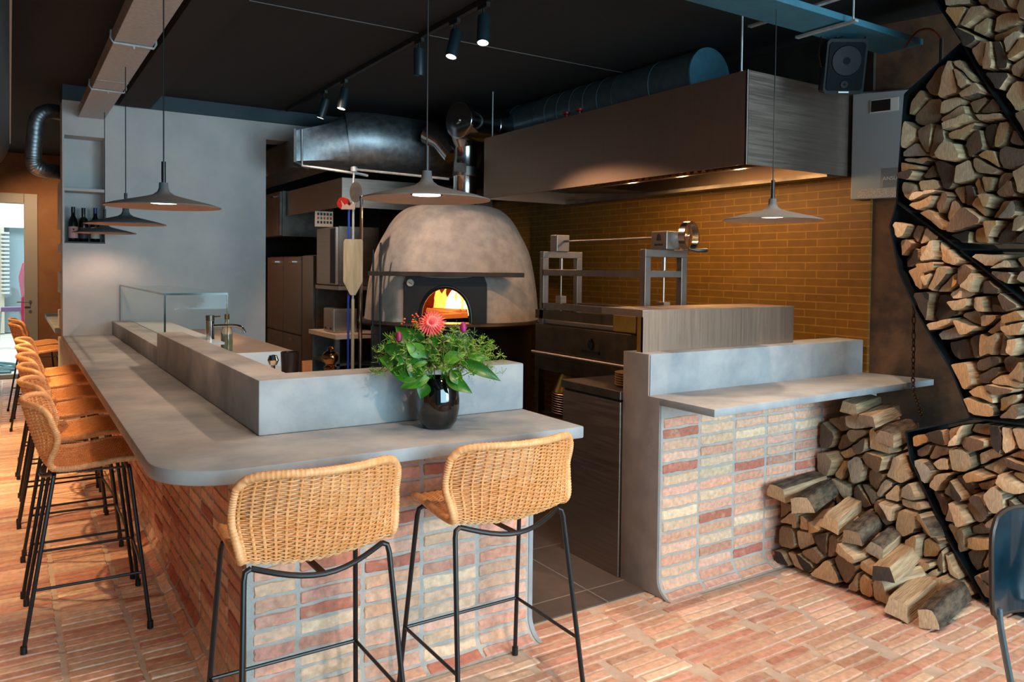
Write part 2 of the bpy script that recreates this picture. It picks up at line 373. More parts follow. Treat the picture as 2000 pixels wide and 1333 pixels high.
mb = MB(); mb.box(2.60, 4.44, 7.99, 10.4, 2.90, 2.995); struct(mb.build('trim_5', BROWNWALL, smooth=0))
# far wall with glazed door
mb = MB(); mb.box(-3, -1.15, 12.8, 12.95, 0, ZC); mb.box(.33, 4, 12.8, 12.95, 0, ZC); mb.box(-1.15, .33, 12.8, 12.95, 2.56, ZC)
struct(mb.build('wall_far', BROWNWALL, smooth=0))
dr = MB(); fc = mat('door_frame_grey', lin('#8d8b84'), rough=.5)
dr.box(.17, .33, 12.74, 12.86, 0, 2.56); dr.box(-1.15, .17, 12.74, 12.86, 2.42, 2.56); dr.box(-1.15, .17, 12.74, 12.86, 0, .06); dr.box(-1.15, -1.05, 12.74, 12.86, .06, 2.42)
d1 = dr.build('door_1', fc, smooth=0, bevel=.006); struct(d1)
mb = MB(); mb.box(-1.05, .17, 12.79, 12.80, .06, 2.42); g = mb.build('pane', GLASS, smooth=0); g.parent = d1
mb = MB(); mb.tube([(.24, 12.74, 1.06), (.24, 12.68, 1.06), (.08, 12.68, 1.06)], .009); mb.cyl((.24, 12.745, 1.06), (.24, 12.73, 1.06), .022); mb.cyl((.24, 12.745, .93), (.24, 12.73, .93), .018); h = mb.build('door_handle', STEEL_D); h.parent = d1
tag(h, 'dark lever handle with round lock below')
mb = MB(); mb.box(-1.3, -.2, 11.2, 12.7, .004, .016); tag(mb.build('door_mat', mat('door_mat', lin('#4f4238'), rough=.9), smooth=0), 'brown doormat lying inside the glazed door', 'doormat')

# ---------------------------------------------------------------- long L-shaped bar
ZT = .978
bar = thing('bar_counter', (1.2, 3.2, 0), 'L-shaped brick bar with a rounded grey plaster top and raised parapet', 'bar counter')
mb = MB(); R = .20
pts = [(.378, Y0)]
cxr, cyr = .36+R+.06, 2.425+R+.03
for i in range(17):
    a = PI+PI/2*i/16; pts.append((.36+.24+.24*math.cos(a), 2.435+.24+.24*math.sin(a)))
pts += [(1.905, 2.415), (1.905, 2.835), (1.905, 3.02), (.90, 3.02), (.90, Y0)]
mb.prism(pts, lambda p: (p[0], p[1], ZT-.048), lambda p: (p[0], p[1], ZT)); mb.build('countertop', PLASTER, bar, bevel=.006)
mb = MB(); mb.prism([(.755, 5.19), (.755, 2.862), (1.90, 2.842), (1.90, 2.995), (.905, 3.02), (.905, 5.19)], lambda p: (p[0], p[1], ZT), lambda p: (p[0], p[1], 1.183)); mb.build('parapet', PLASTER, bar, bevel=.008)
mb = MB(); mb.box(.755, .905, 5.19, Y0, ZT, 1.096); tag(mb.build('low_parapet', PLASTER, bar, bevel=.006), 'lower parapet carrying the glass case')
mb = MB(); sf = wall_front(2.765); sl = wall_left(.69)
STOP = .93-FR+FR*PI/2
mb.cur = 0; cove_sheet(mb, sf, .70, 1.885, STOP); cove_sheet(mb, sl, 2.765, Y0, STOP)
# corner piece where the two coves meet
rows = []
for i in range(10):
    s = FR*PI/2*i/9; p, _ = sf(.7, s); dy = 2.765-p.y
    rows.append([Vector((.70, p.y, p.z)), Vector((.69-dy, p.y, p.z)), Vector((.69-dy, 2.765, p.z))])
rows.append([Vector((.70, 2.765, .93)), Vector((.69, 2.765, .93)), Vector((.69, 2.765, .93))]); mb.grid(rows)
mb.box(.69, 1.885, 2.765, 3.0, .09, .93) if False else None
core = mb.build('mortar_base', MORTAR, bar)
mb = MB(); mb.box(.695, .95, 2.77, Y0, 0, .93); mb.box(.95, 1.88, 2.77, 3.0, 0, .93); mb.build('core', PLASTER_D, bar, smooth=0)
def end_cap(mb, x0, x1, y, ztop, yb):
    pl = [(yb, 0), (yb, ztop), (y-.004, ztop)]
    for i in range(13):
        s = FR*PI/2*(1-i/12); a = (s/(FR*PI/2))*PI/2; pl.append((y-.004-FR+FR*math.sin(a), max(.002, FR-FR*math.cos(a)+.003)))
    mb.prism(pl, lambda p: (x0, p[0], p[1]), lambda p: (x1, p[0], p[1]))
mb = MB(); end_cap(mb, 1.883, 1.905, 2.765, .93, 3.02); tag(mb.build('end_plaster', PLASTER, bar, bevel=.002), 'grey plaster end edge following the cove')
mb = MB(); cells = stack_cells([.708, .872, 1.12, 1.368, 1.625, 1.88], .012, STOP-.02, .0575, .009); lay(mb, sf, cells, TONES, h=.005, nx=8, ny=3, jit=.003); mb.build('front_brickwork', BRICK, bar, smooth=40)
mb = MB(); ul = [2.78+i*.25 for i in range(20)]; cells = stack_cells(ul, .012, STOP-.02, .0575, .009); lay(mb, sl, cells, TONES, h=.006, nx=7, ny=3, jit=.003); mb.build('side_brickwork', BRICK, bar, smooth=40)

# ---------------------------------------------------------------- second short bar with pony wall and shelf
pb = thing('pony_wall_bar', (3.5, 2.9, 0), 'short grey plastered wall with brick front and jutting shelf beside the firewood', 'wall counter')
mb = MB(); pl = [(3.03, 0), (3.03, 1.183), (2.842, 1.183), (2.842, ZT-.002), (2.761, ZT-.002)]
for i in range(13):
    a = PI/2*(1-i/12); pl.append((2.761-FR+FR*math.sin(a), max(.002, FR-FR*math.cos(a)+.003)))
mb.prism(pl, lambda p: (2.6405, p[0], p[1]), lambda p: (2.655, p[0], p[1]))
mb.build('end_plaster', PLASTER_D, pb, bevel=.002)
mb = MB(); mb.box(2.643, 4.43, 2.842, 3.03, .90, 1.183); mb.build('parapet', PLASTER, pb, bevel=.006)
mb = MB(); mb.prism([(2.641, 2.41), (2.641, 2.90), (4.44, 2.90), (4.545, 2.46)], lambda p: (p[0], p[1], ZT-.036), lambda p: (p[0], p[1], ZT)); mb.build('shelf', PLASTER, pb, bevel=.004)
mb = MB(); s2 = wall_front(2.765); cove_sheet(mb, s2, 2.652, 4.46, .945-FR+FR*PI/2); mb.build('mortar_base', MORTAR, pb)
mb = MB(); mb.box(2.652, 4.44, 2.77, 3.03, 0, .94); mb.build('core', PLASTER_D, pb, smooth=0)
mb = MB(); cells = stack_cells([2.664, 2.922, 3.182, 3.432, 3.675, 3.92, 4.17, 4.40], .012, .945-FR+FR*PI/2-.01, .0575, .009); lay(mb, s2, cells, TONES, h=.005, nx=8, ny=3, jit=.003); mb.build('front_brickwork', BRICK, pb, smooth=40)

# ---------------------------------------------------------------- rattan bar stool
def catmull(P_, n):
    P_ = [Vector(p) for p in P_]; out = []
    for i in range(len(P_)-1):
        a = P_[max(i-1, 0)]; b = P_[i]; c = P_[i+1]; d = P_[min(i+2, len(P_)-1)]
        for k in range(n):
            t = k/n; out.append(.5*((2*b)+(c-a)*t+(2*a-5*b+4*c-d)*t*t+(3*b-a-3*c+d)*t**3))
    out.append(P_[-1]); return out
prof = catmull([(.212, .732, 0), (.205, .747, 0), (.12, .753, 0), (.03, .742, 0), (-.06, .736, 0), (-.125, .742, 0), (-.168, .775, 0), (-.20, .845, 0), (-.225, .925, 0), (-.245, 1.005, 0)], 12)
plen = [0]
for a, b in zip(prof[:-1], prof[1:]): plen.append(plen[-1]+(b-a).length)
def sh(u, t):
    L_ = u*plen[-1]; i = max(0, min(len(plen)-2, int(np.searchsorted(plen, L_))-1)); k = (L_-plen[i])/(plen[i+1]-plen[i])
    p = prof[i].lerp(prof[i+1], k); y, z = p.x, p.y
    bk = max(0, min(1, (u-.52)/.3)); bk = bk*bk*(3-2*bk)
    hw = .228+.028*max(0, min(1, (u-.5)/.25))-.012*max(0, 1-u/.12)
    tt = abs(t)
    # round the two upper corners and the two front corners
    if u > .82: z -= .028*((u-.82)/.18)*tt**7; hw -= .014*((u-.82)/.18)**3
    y += .100*bk*tt**2.2; dip = max(0, 1-abs(u-.50)/.34); z -= .034*(1-tt**2)*dip*dip*(3-2*dip)
    return Vector((t*hw, y, z))
def shn(u, t):
    e = .004; a = sh(min(1, u+e), t)-sh(max(0, u-e), t); b = sh(u, t+e)-sh(u, t-e); return b.cross(a).normalized()
def make_stool():
    t = thing('bar_stool', (0, 0, 0), 'x', 'bar stool', 'rattan bar stools')
    NS, NR = 17, 94
    mb = MB()
    for i in range(NR):
        u = .012+.976*i/(NR-1); pts = []
        for j in range(NS*2+1):
            tt = -1+2*j/(NS*2); n = shn(u, tt*.999)
            off = .0052*(1 if (i+j//2) % 2 else -1) if j % 2 else 0
            pts.append(sh(u, tt)+n*off)
        mb.tube(pts, .0028, 4, caps=False)
    for j in range(NS):
        tt = -1+2*(j*2+1)/(NS*2); mb.tube([sh(k/44, tt) for k in range(45)], .0048, 6, caps=False)
    shell = mb.build('woven_seat', RATTAN, t, smooth=60, fix=False)
    path = [sh(k/60, -1) for k in range(2, 59)]+[sh(1, -1+2*k/40) for k in range(1, 40)]+[sh(1-k/60, 1) for k in range(2, 59)]+[sh(0, 1-2*k/40) for k in range(1, 40)]
    fine = []
    for i in range(len(path)):
        a, b = path[i], path[(i+1) % len(path)]
        m = 3
        for k in range(m): fine.append(a.lerp(b, k/m))
    mb = MB(); mb.tube(fine, [.0138 if k % 3 else .0120 for k in range(len(fine))], 8, closed=True)
    rim = mb.build('rim', RATTAN_R, None, smooth=50, fix=False); rim.parent = shell; tag(rim, 'coiled rattan rim')
    # frame: bent tube under the shell
    zt = .720
    for nm, ya, yb in (('rear_rail', -.125, -.175), ('front_rail', .155, .165)):
        mb = MB(); pts = [(-.205, ya, zt-.004)]
        for k in range(1, 12):
            s = k/12; pts.append((-.205+.41*s, ya+(yb-ya)*math.sin(PI*s), zt-.004-(.040 if nm == 'rear_rail' else .05)*math.sin(PI*s)))
        pts.append((.205, ya, zt-.004)); mb.tube(pts, .0088, 10); mb.build(nm, BLACK_M, t)
    mb = MB()
    for x in (0,): mb.bar((x, -.165, .672), (x, .16, .665), .022, .006)
    mb.build('seat_strap', BLACK_M, t)
    FT = {}
    for sx in (-1, 1):
        for (ty, fy) in ((-.125, -.235), (.155, .235)):
            top = Vector((sx*.205, ty, zt-.004)); foot = Vector((sx*.262, fy, .018)); knee = Vector((sx*.222, ty+(fy-ty)*.02, zt-.012)); k2 = Vector((sx*.227, ty+(fy-ty)*.06, zt-.035))
            mb = MB(); mb.tube([top, knee, k2, foot], .0088, 10); lg = mb.build('leg', BLACK_M, t)
            mb = MB(); mb.cyl(foot+Vector((0, 0, .014)), (foot.x, foot.y, 0), .0125, .013, 12); fo = mb.build('foot_cap', BLACK, None); fo.parent = lg
            FT[(sx, ty > 0)] = (k2, foot)
    def at(k, z):
        a, b = FT[k]; s = (a.z-z)/(a.z-b.z); return a.lerp(b, s)
    z = .25
    for a, b in (((-1, True), (1, True)), ((-1, True), (-1, False)), ((1, True), (1, False))):
        mb = MB(); mb.cyl(at(a, z), at(b, z), .0062, n=8); mb.build('footrest', BLACK_M, t)
    return t
st = make_stool()
st.location = (1.485, 2.42, 0); st['label'] = 'woven rattan stool with black legs at the front counter, under the vase of flowers'
dup(st, (.79, 2.42, 0), 0, 'woven rattan stool with black legs at the front counter, nearest the rounded corner')
LB = ['rattan stool beside the long bar, nearest the camera, its whole back and side showing', 'rattan stool in the long bar row, second from the rounded counter corner', 'rattan stool in the long bar row, third from the rounded counter corner',
      'rattan stool in the long bar row, fourth from the rounded counter corner', 'rattan stool in the long bar row, second from the plaster wall', 'rattan stool in the long bar row, right against the plaster wall']
for y, l in zip((3.97, 4.60, 5.25, 5.86, 6.50, 7.12), LB): dup(st, (.285, y, 0), -PI/2+random.uniform(-.04, .04), l)
dup(st, (.24, 9.0, 0), -PI/2, 'rattan stool past the plaster wall, nearer of the two at the second bar')
dup(st, (.24, 9.7, 0), -PI/2+.1, 'rattan stool past the plaster wall, nearest the glazed door')

# ---------------------------------------------------------------- pendants
def make_pendant():
    t = thing('pendant_lamp', (0, 0, 0), 'x', 'pendant lamp', 'flat concrete pendant lamps')
    mb = MB(); pr = [(.240, .004), (.238, .0085), (.20, .020), (.14, .034), (.08, .048), (.045, .058), (.026, .072), (.0195, .088), (.0185, .112), (.0, .113)]
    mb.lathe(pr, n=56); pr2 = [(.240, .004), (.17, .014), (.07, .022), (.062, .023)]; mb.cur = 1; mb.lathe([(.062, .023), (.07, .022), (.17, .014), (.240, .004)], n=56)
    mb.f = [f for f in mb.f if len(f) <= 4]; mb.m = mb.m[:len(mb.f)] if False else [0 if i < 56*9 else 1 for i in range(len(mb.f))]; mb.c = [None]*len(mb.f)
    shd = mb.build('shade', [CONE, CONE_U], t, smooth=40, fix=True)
    mb = MB(); mb.lathe([(0, .024), (.052, .024), (.052, .020), (0, .020)], n=32); mb.build('light_disc', LED, t)
    mb = MB(); mb.cyl((0, 0, .112), (0, 0, .205), .0095, n=16); mb.build('stem', BLACK_M, t)
    mb = MB(); mb.cyl((0, 0, .205), (0, 0, ZC-1.85), .0028, n=6); mb.build('cord', BLACK, t)
    mb = MB(); mb.cyl((0, 0, ZC-1.85-.02), (0, 0, ZC-1.85), .045, n=20); mb.build('ceiling_rose', BLACK, t)
    return t
pn = make_pendant()
for i, (p, l) in enumerate(zip([(1.31, 2.63, 1.85), (.572, 3.74, 1.85), (.625, 5.55, 1.85), (.665, 7.30, 1.85), (3.184, 2.551, 1.85)],
    ['wide grey concrete pendant lamp hanging in front of the pizza oven', 'grey disc pendant over the long bar, largest of the three on the left', 'grey disc pendant over the long bar, middle of the three on the left',
     'grey disc pendant over the long bar, smallest, before the bottle niche', 'grey disc pendant over the short shelf, before the ochre brick wall'])):
    if i == 0: pn.location = p; pn['label'] = l
    else:
        q_ = dup(pn, p, 0, l)      # these hang from the metal ducts, so their cords are shorter
        for c_ in list(q_.children):
            if c_.name.startswith('ceiling_rose'): bpy.data.objects.remove(c_)
            elif c_.name.startswith('cord'):
                mb = MB(); mb.cyl((0, 0, .205), (0, 0, (2.898 if i == 4 else 2.858)-p[2]), .0028, n=6)
                n_ = mb.build('cord', BLACK); c_.data = n_.data; bpy.data.objects.remove(n_)
    spot('pendant_light', (p[0], p[1], 1.862), (p[0], p[1], 0), 16, 150, .6, WARM2, .05)

# ---------------------------------------------------------------- ceiling spots on their track
tr = MB(); tr.box(2.225, 2.255, 2.6, 7.5, ZC-.035, ZC); tag(tr.build('lighting_track', BLACK, smooth=0), 'long black lighting track fixed to the dark ceiling', 'lighting track')
SP = [(3.80, (2.9, 1.9, .5), 1, 'black spotlight on the ceiling track, nearest the camera and lit'), (4.14, (3.3, 6.0, 1.6), 1, 'lit black spotlight on the track, second from the near end'),
      (4.62, (1.9, 7.0, 1.5), 0, 'dark unlit spotlight on the track, behind the pendant cord'), (5.98, (3.1, 3.6, 1.2), 1, 'lit black spotlight on the track above the big duct'), (6.45, (2.2, 5.3, 1), 1, 'black spotlight at the far end of the track, by the plaster wall')]
for y, tg, lit, lb in SP:
    t = thing('track_spotlight', (2.24, y, ZC-.035), lb, 'spotlight', 'black spotlights on the ceiling track')
    mb = MB(); mb.box(2.228, 2.252, y-.05, y+.05, ZC-.06, ZC-.035); mb.cyl((2.24, y, ZC-.06), (2.24, y, ZC-.13), .008, n=8); mb.build('mount', BLACK_M, t)
    c = Vector((2.24, y, ZC-.16)); d = Vector({3.80: (-.18, -.25, -1), 4.14: (-.28, -.1, -1), 4.62: (.06, .1, -1), 5.98: (-.22, 0, -1), 6.45: (-.25, .2, -1)}[y]).normalized()
    a = c-d*.05; b = c+d*.115
    mb = MB(); q = d.orthogonal().normalized(); mb.lathe([(0, -.065), (.034, -.065), (.036, -.06), (.036, .105), (.031, .105), (.031, .098), (0, .098)], c, 24, q, d.cross(q), d); mb.build('housing', mat('spot_housing', lin('#12242c'), rough=.45), t)
    mb = MB(); mb.lathe([(0, .1), (.0305, .1), (.0305, .103), (0, .103)], c, 20, q, d.cross(q), d)
    tag(mb.build('lens', SPOTLED if lit else BLACK, t), 'glowing lens' if lit else 'dark lens')
spot('track_light', (2.2, 3.75, 2.86), (2.9, 2.75, 1.0), 60, 60, .35, WARM2)
spot('track_light', (2.2, 4.1, 2.86), (3.35, 5.7, 1.3), 130, 34, .12, WARM2)
spot('kitchen_fill_light', (1.7, 5.6, 3.05), (2.9, 6.6, 1.5), 90, 70, .6, (1, .74, .56))  # this and the next: unseen warm spots added to lift the dark kitchen
spot('kitchen_fill_light', (1.9, 8.6, 2.9), (2.7, 8.7, .9), 60, 100, .6, (1, .68, .40))
spot('track_light', (2.2, 5.9, 2.86), (3.2, 4.0, 1.2), 60, 50, .3, WARM2)
spot('track_light', (2.2, 6.4, 2.86), (2.5, 7.0, .8), 40, 60, .4, WARM2)

# ---------------------------------------------------------------- metal trays under the ceiling
def tray(name, label, x0, x1, y0, y1, z, h, m=None):
    t = thing(name, ((x0+x1)/2, (y0+y1)/2, z), label, 'ceiling duct')
    mb = MB(); mb.box(x0, x1, y0, y1, z, z+h); mb.build('casing', m or GALV, t, smooth=0, bevel=.003); return t
t = tray('cable_duct', 'grey flat metal duct running under the ceiling above the long bar', .50, .70, 1.6, 7.68, 2.86, .09)
for y in (4.95, 6.35):
    mb = MB(); mb.tube([(.485, y, 2.92), (.482, y, 2.875), (.495, y, 2.85), (.705, y, 2.85), (.718, y, 2.875), (.715, y, 2.90)], .007, 8); mb.tube([(.60, y, 2.845), (.60, y, 2.83)], .008, 8); mb.build('hanger_bracket', GALV, t)
mb = MB(); mb.box(.498, .702, 6.05, 6.056, 2.857, 2.86); mb.build('joint', STEEL_D, t, smooth=0)
t = tray('cable_duct', 'flat grey metal duct coloured teal as by cool light, above the black loudspeaker', 1.9, 4.36, 2.47, 2.72, 2.90, .035, mat('teal_light_tint', lin('#2f5f70'), lin('#3a6b7c'), 8, .5))  # cool teal light on the grey duct is put into its colour
mb = MB(); mb.bar((3.62, 2.40, 2.885), (3.62, 2.76, 2.885), .03, .012); mb.cyl((3.62, 2.42, 2.89), (3.62, 2.42, ZC), .005, n=6); mb.build('hanger_bracket', GALV, t)
mb = MB(); mb.bar((3.4, 2.30, 2.94), (3.4, 2.9, 2.94), .03, .01); mb.cyl((3.4, 2.40, 2.94), (3.4, 2.40, ZC), .006, n=6); mb.build('hanger_bracket', GALV, t)

# ---------------------------------------------------------------- right-hand hood
HX0, HX1, HY0, HY1, HZ0, HZ1 = 3.45, 4.445, 2.95, 5.82, 2.20, 2.725
hd = thing('extractor_hood', (3.9, 4.4, HZ0), 'long brushed steel extractor hood over the grill and ochre wall', 'extractor hood')
mb = MB(); T = .012
mb.box(HX0, HX0+T, HY0, HY1, HZ0, HZ1); mb.box(HX0+T, HX1, HY1-T, HY1, HZ0, HZ1); mb.box(HX0+T, HX1, HY0+T, HY1-T, HZ1-T, HZ1); mb.box(HX1-T, HX1, HY0+T, HY1-T, HZ0+.04, HZ1-T)
mb.build('shell', STEEL_H, hd, smooth=0)
mb = MB(); mb.box(HX0, HX1, HY0, HY0+T, HZ0, HZ1); tag(mb.build('end_panel', STEEL, hd, smooth=0), 'near end panel')
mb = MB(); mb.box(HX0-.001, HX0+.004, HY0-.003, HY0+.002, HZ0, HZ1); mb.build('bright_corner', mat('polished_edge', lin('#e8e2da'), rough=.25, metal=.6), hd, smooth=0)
mb = MB()   # inner trough with sloping filters
ya, yb = HY0+.03, 4.62
mb.add([(HX0+T, ya, 2.23), (HX0+.16, ya, 2.245), (HX0+.16, yb, 2.245), (HX0+T, yb, 2.23)], [(0, 1, 2, 3)])
mb.box(HX0+.16, HX0+.20, ya, yb, 2.205, 2.25); mb.add([(HX0+.20, ya, 2.21), (HX0+.55, ya, 2.33), (HX0+.55, yb, 2.33), (HX0+.20, yb, 2.21)], [(0, 1, 2, 3)])
mb.box(HX0+.55, HX1-.1, ya, yb, 2.33, 2.36); mb.box(HX1-.22, HX1-.16, ya, yb, 2.19, 2.215); mb.box(HX1-.12, HX1-T, ya, HY1-T, 2.20, 2.23)
mb.add([(HX0+T, 4.62, 2.22), (HX1-.1, 4.62, 2.22), (HX1-.1, HY1-.05, 2.30), (HX0+T, HY1-.05, 2.30)], [(0, 1, 2, 3)])
mb.build('filter_trough', STEEL_D, hd, smooth=0)
mb = MB()
k = 0
y = ya+.04
while y < yb-.05:
    mb.cyl((HX0+.03, y, 2.205), (HX0+.165, y, 2.225), .019, n=10); y += .062; k += 1
mb.build('vent_louvres', mat('hood_bronze', lin('#5a3e22'), rough=.4, metal=1), hd)
mb = MB(); mb.box(HX0+.30, HX0+.36, 3.62, 4.02, 2.235, 2.25); tag(mb.build('lamp_strip', mat('hood_lamp', (1, 1, 1), emit=(1, .62, .28), es=3), hd, smooth=0), 'warm light strip')
for y in (3.3, 3.8, 4.3):
    area('hood_light', (HX0+.40, y, 2.22), (HX0+.72, y, 0), .4, .1, 5, (1, .58, .24))
    l = bpy.data.lights.new('hood_lamp', 'POINT'); l.energy = 2.2; l.color = (1, .56, .24); l.shadow_soft_size = .03; o = bpy.data.objects.new('hood_lamp', l); COL.objects.link(o); o.location = (HX0+.36, y, 2.17)
mb = MB()
for p in ((3.49, 5.75), (3.49, 3.03), (4.3, 3.03)):
    mb.cyl((p[0], p[1], HZ1), (p[0], p[1], ZC), .006, n=8); mb.cyl((p[0], p[1], HZ1), (p[0], p[1], HZ1+.015), .011, n=8)
mb.build('hanging_rod', GALV, hd)

# round duct lying above the hood
dt = thing('round_duct', (3.98, 4.8, 2.74), 'dark round ventilation duct with a blue end cap lying above the hood', 'ventilation duct')
mb = MB(); pts = []; r = .19; zc = 2.922
def ribbed(mb, p, q, r, step=.12, n=36):
    p, q = Vector(p), Vector(q); L_ = (q-p).length; m = max(2, int(L_/step)); P_ = []; Rr = []
    for i in range(m+1):
        c = p.lerp(q, i/m); d = (q-p).normalized()
        for o, k in ((-.004, 1), (0, 1.022), (.004, 1)): P_.append(c+d*o); Rr.append(r*k)
    mb.tube(P_, Rr, n)
ribbed(mb, (3.99, 3.74, zc), (3.99, 4.55, zc), r, .9); ribbed(mb, (3.99, 4.55, zc), (3.99, 5.6, zc), r, .15); ribbed(mb, (3.99, 5.6, zc), (3.99, 6.4, zc), r, .3)
mb.build('tube', mat('duct_dark', lin('#5a6c74'), lin('#687a82'), 20, .5, .6), dt)
mb = MB(); mb.cyl((3.99, 3.735, zc), (3.99, 3.75, zc), r*1.02, n=40); tag(mb.build('end_cap', mat('duct_cap', lin('#4f8196'), lin('#5b8fa3'), 20, .4, .35), dt), 'blue-grey end cap')
t = thing('gauge_valve', (3.8, 5.3, HZ1), 'pair of small red valves on top of the hood', 'valve')
mb = MB()
for y in (4.62, 4.78): mb.cyl((3.56, y, HZ1), (3.56, y, HZ1+.07), .012, n=8); mb.lathe([(0, 0), (.03, .005), (.032, .02), (0, .03)], (3.56, y, HZ1+.05), 12)
mb.build('valve_head', RED, t)

# chimney pipe of the oven, tee and cross pipe
ch = thing('flue_pipe', (3.42, 6.10, 2.16), 'shiny steel flue pipe with capped tee rising from the oven', 'flue pipe')
INOX = mat('inox', lin('#b9bcbe'), lin('#c6c8c9'), 4, .16, 1)
mb = MB(); ribbed(mb, (3.42, 6.10, 2.12), (3.42, 6.10, 2.72), .105, .22, 28); mb.build('vertical_pipe', INOX, ch)
mb = MB(); a = Vector((3.24, 5.90, 2.872)); d = Vector((.96, .28, .02)).normalized()
ribbed(mb, a, a+d*.75, .155, .35, 32); mb.build('cross_pipe', INOX, ch)
mb = MB(); q = Vector((0, 0, 1)); mb.lathe([(0, -.03), (.03, -.03), (.035, -.012), (.14, -.008), (.158, .0), (.162, .02)], a, 32, q, d.cross(q), d); tag(mb.build('tee_cap', INOX, ch), 'round polished cap')
mb = MB(); mb.tube([(3.42, 6.10, 2.70), (3.38, 6.08, 2.78), (3.36, 6.0, 2.86)], [.106, .112, .12], 24); mb.tube([(3.36, 6.2, 2.62), (3.30, 6.3, 2.76), (3.22, 6.42, 2.84)], [.10, .11, .115], 24); mb.build('elbow', INOX, ch)
mb = MB(); mb.cyl((3.42, 6.10, 2.42), (3.42, 6.10, 2.50), .112, n=24); mb.bar((3.30, 5.98, 2.44), (3.30, 5.98, 2.52), .12, .01, (0, 1, 0)); mb.build('clamp', STEEL_D, ch)
# big duct across
bd = thing('ventilation_duct', (2.9, 6.9, 2.5), 'thick galvanised ventilation duct tapering to a square end', 'ventilation duct')
mb = MB(); zc = 2.765; r = .262
mb.tube([(2.62, 6.88, zc-.01), (2.70, 6.85, zc), (2.83, 6.83, zc), (2.84, 6.83, zc), (3.18, 6.85, zc), (3.19, 6.85, zc), (3.42, 6.88, zc), (3.45, 6.88, zc), (3.9, 6.9, zc)], [r, r, r, r*1.015, r*1.015, r, r, r*1.01, r*1.01], 48); mb.build('tube', DUCT, bd)
mb = MB(); rows = []
for k in range(9):
    s = k/8; row = []
    for j in range(48):
        an = 2*PI*j/48; cy_, cz_ = math.cos(an), math.sin(an)
        c = Vector((2.62, 6.88, zc-.01))+Vector((0, cy_*r, cz_*r))
        m = max(abs(cy_), abs(cz_)); q = Vector((2.24, 7.02, 2.66))+Vector((.50, .86, 0))*(cy_/m*.25)+Vector((0, 0, cz_/m*.135))
        row.append(c.lerp(q, s*s*(3-2*s)*.5+s*.5))
    rows.append(row)
mb.grid(rows, closed=True); mb.build('taper', DUCT, bd)
mb = MB(); mb.obox((2.232, 7.024, 2.66), (.86, -.50, 0), (.50, .86, 0), (0, 0, 1), .010, .26, .145); mb.build('flange', GALV, bd, smooth=0)
mb = MB(); mb.box(2.24, 2.60, 7.30, 10.3, 2.53, 2.79); tag(mb.build('rectangular_duct', STEEL_D, smooth=0), 'brown-lit rectangular duct running into the back kitchen', 'ventilation duct')
t = thing('pipe_run', (2.3, 6.6, 2.4), 'thin galvanised water pipe with corner joints under the big duct', 'pipe')
mb = MB(); mb.tube([(2.16, 6.78, 2.80), (2.16, 6.78, 2.485), (2.62, 6.60, 2.43), (2.70, 6.6, 2.42)], .013, 8); mb.tube([(2.55, 6.55, 2.46), (3.15, 5.9, 2.36)], .011, 8); mb.tube([(2.55, 6.55, 2.47), (2.54, 6.55, 2.22)], .010, 8)
mb.lathe([(0, -.03), (.03, -.02), (.03, .02), (0, .03)], (2.55, 6.55, 2.46), 12); mb.build('tubing', GALV, t)
t = thing('wall_valve', (2.47, 6.5, 2.1), 'dark red valve wheel on a short pipe below the duct', 'valve')
mb = MB(); mb.cyl((2.56, 6.6, 2.15), (2.44, 6.5, 2.15), .035, n=14); mb.build('body', GALV, t)
mb = MB(); mb.cyl((2.45, 6.51, 2.15), (2.42, 6.48, 2.15), .052, n=16); mb.build('wheel', RED, t)

# ---------------------------------------------------------------- pizza oven
OC = Vector((3.33, 6.15, 0)); OR = Vector((.837, -.547, 0)); ON = Vector((-.547, -.837, 0))
def O(a, b, z): return OC+OR*a+ON*b+Vector((0, 0, z))
ov = thing('pizza_oven', tuple(OC), 'domed plaster wood-fired pizza oven with fire burning on a black drum', 'pizza oven')
pr = [(.778, 1.15), (.772, 1.20), (.752, 1.40), (.722, 1.585), (.68, 1.75), (.60, 1.91), (.54, 2.01), (.47, 2.085), (.38, 2.135), (.25, 2.155), (.12, 2.16), (.001, 2.16)]
pr = [(p.x, p.y) for p in catmull([(a, b, 0) for a, b in pr], 4)]
mb = MB(); n = 120; rows = []
for rr, z in pr:
    row = []
    for k in range(n):
        an = 2*PI*k/n; a, b = rr*math.cos(an), rr*math.sin(an)
        if z < 1.53 and b > .655: b = .655
        row.append((a, b, z))
    rows.append(row)
fs = []; m = len(rows)
for i in range(m-1):
    for k in range(n):
        q = [rows[i][k], rows[i][(k+1) % n], rows[i+1][(k+1) % n], rows[i+1][k]]
        ca = sum(p[0] for p in q)/4; cb = sum(p[1] for p in q)/4; cz = sum(p[2] for p in q)/4
        if cb > .5 and abs(ca) < .27 and cz < 1.48: continue
        fs.append((i*n+k, i*n+(k+1) % n, (i+1)*n+(k+1) % n, (i+1)*n+k))
mb.add([O(*p) for r_ in rows for p in r_], fs); mb.build('dome', OVEN_P, ov, smooth=50)
mb = MB(); mb.obox(O(.015, .70, 1.548), OR, ON, (0, 0, 1), .622, .085, .018); tag(mb.build('hood_shelf', LEDGE, ov, smooth=0, bevel=.003), 'narrow dark shelf above the mouth')
mb = MB(); mb.lathe([(0, 1.105), (.80, 1.105), (.825, 1.115), (.835, 1.13), (.825, 1.147), (.81, 1.152), (0, 1.152)], OC, 72); mb.build('ledge', LEDGE, ov)
mb = MB(); mb.lathe([(0, .005), (.72, .005), (.72, 1.105), (0, 1.105)], OC, 72); mb.build('drum', DRUM, ov)
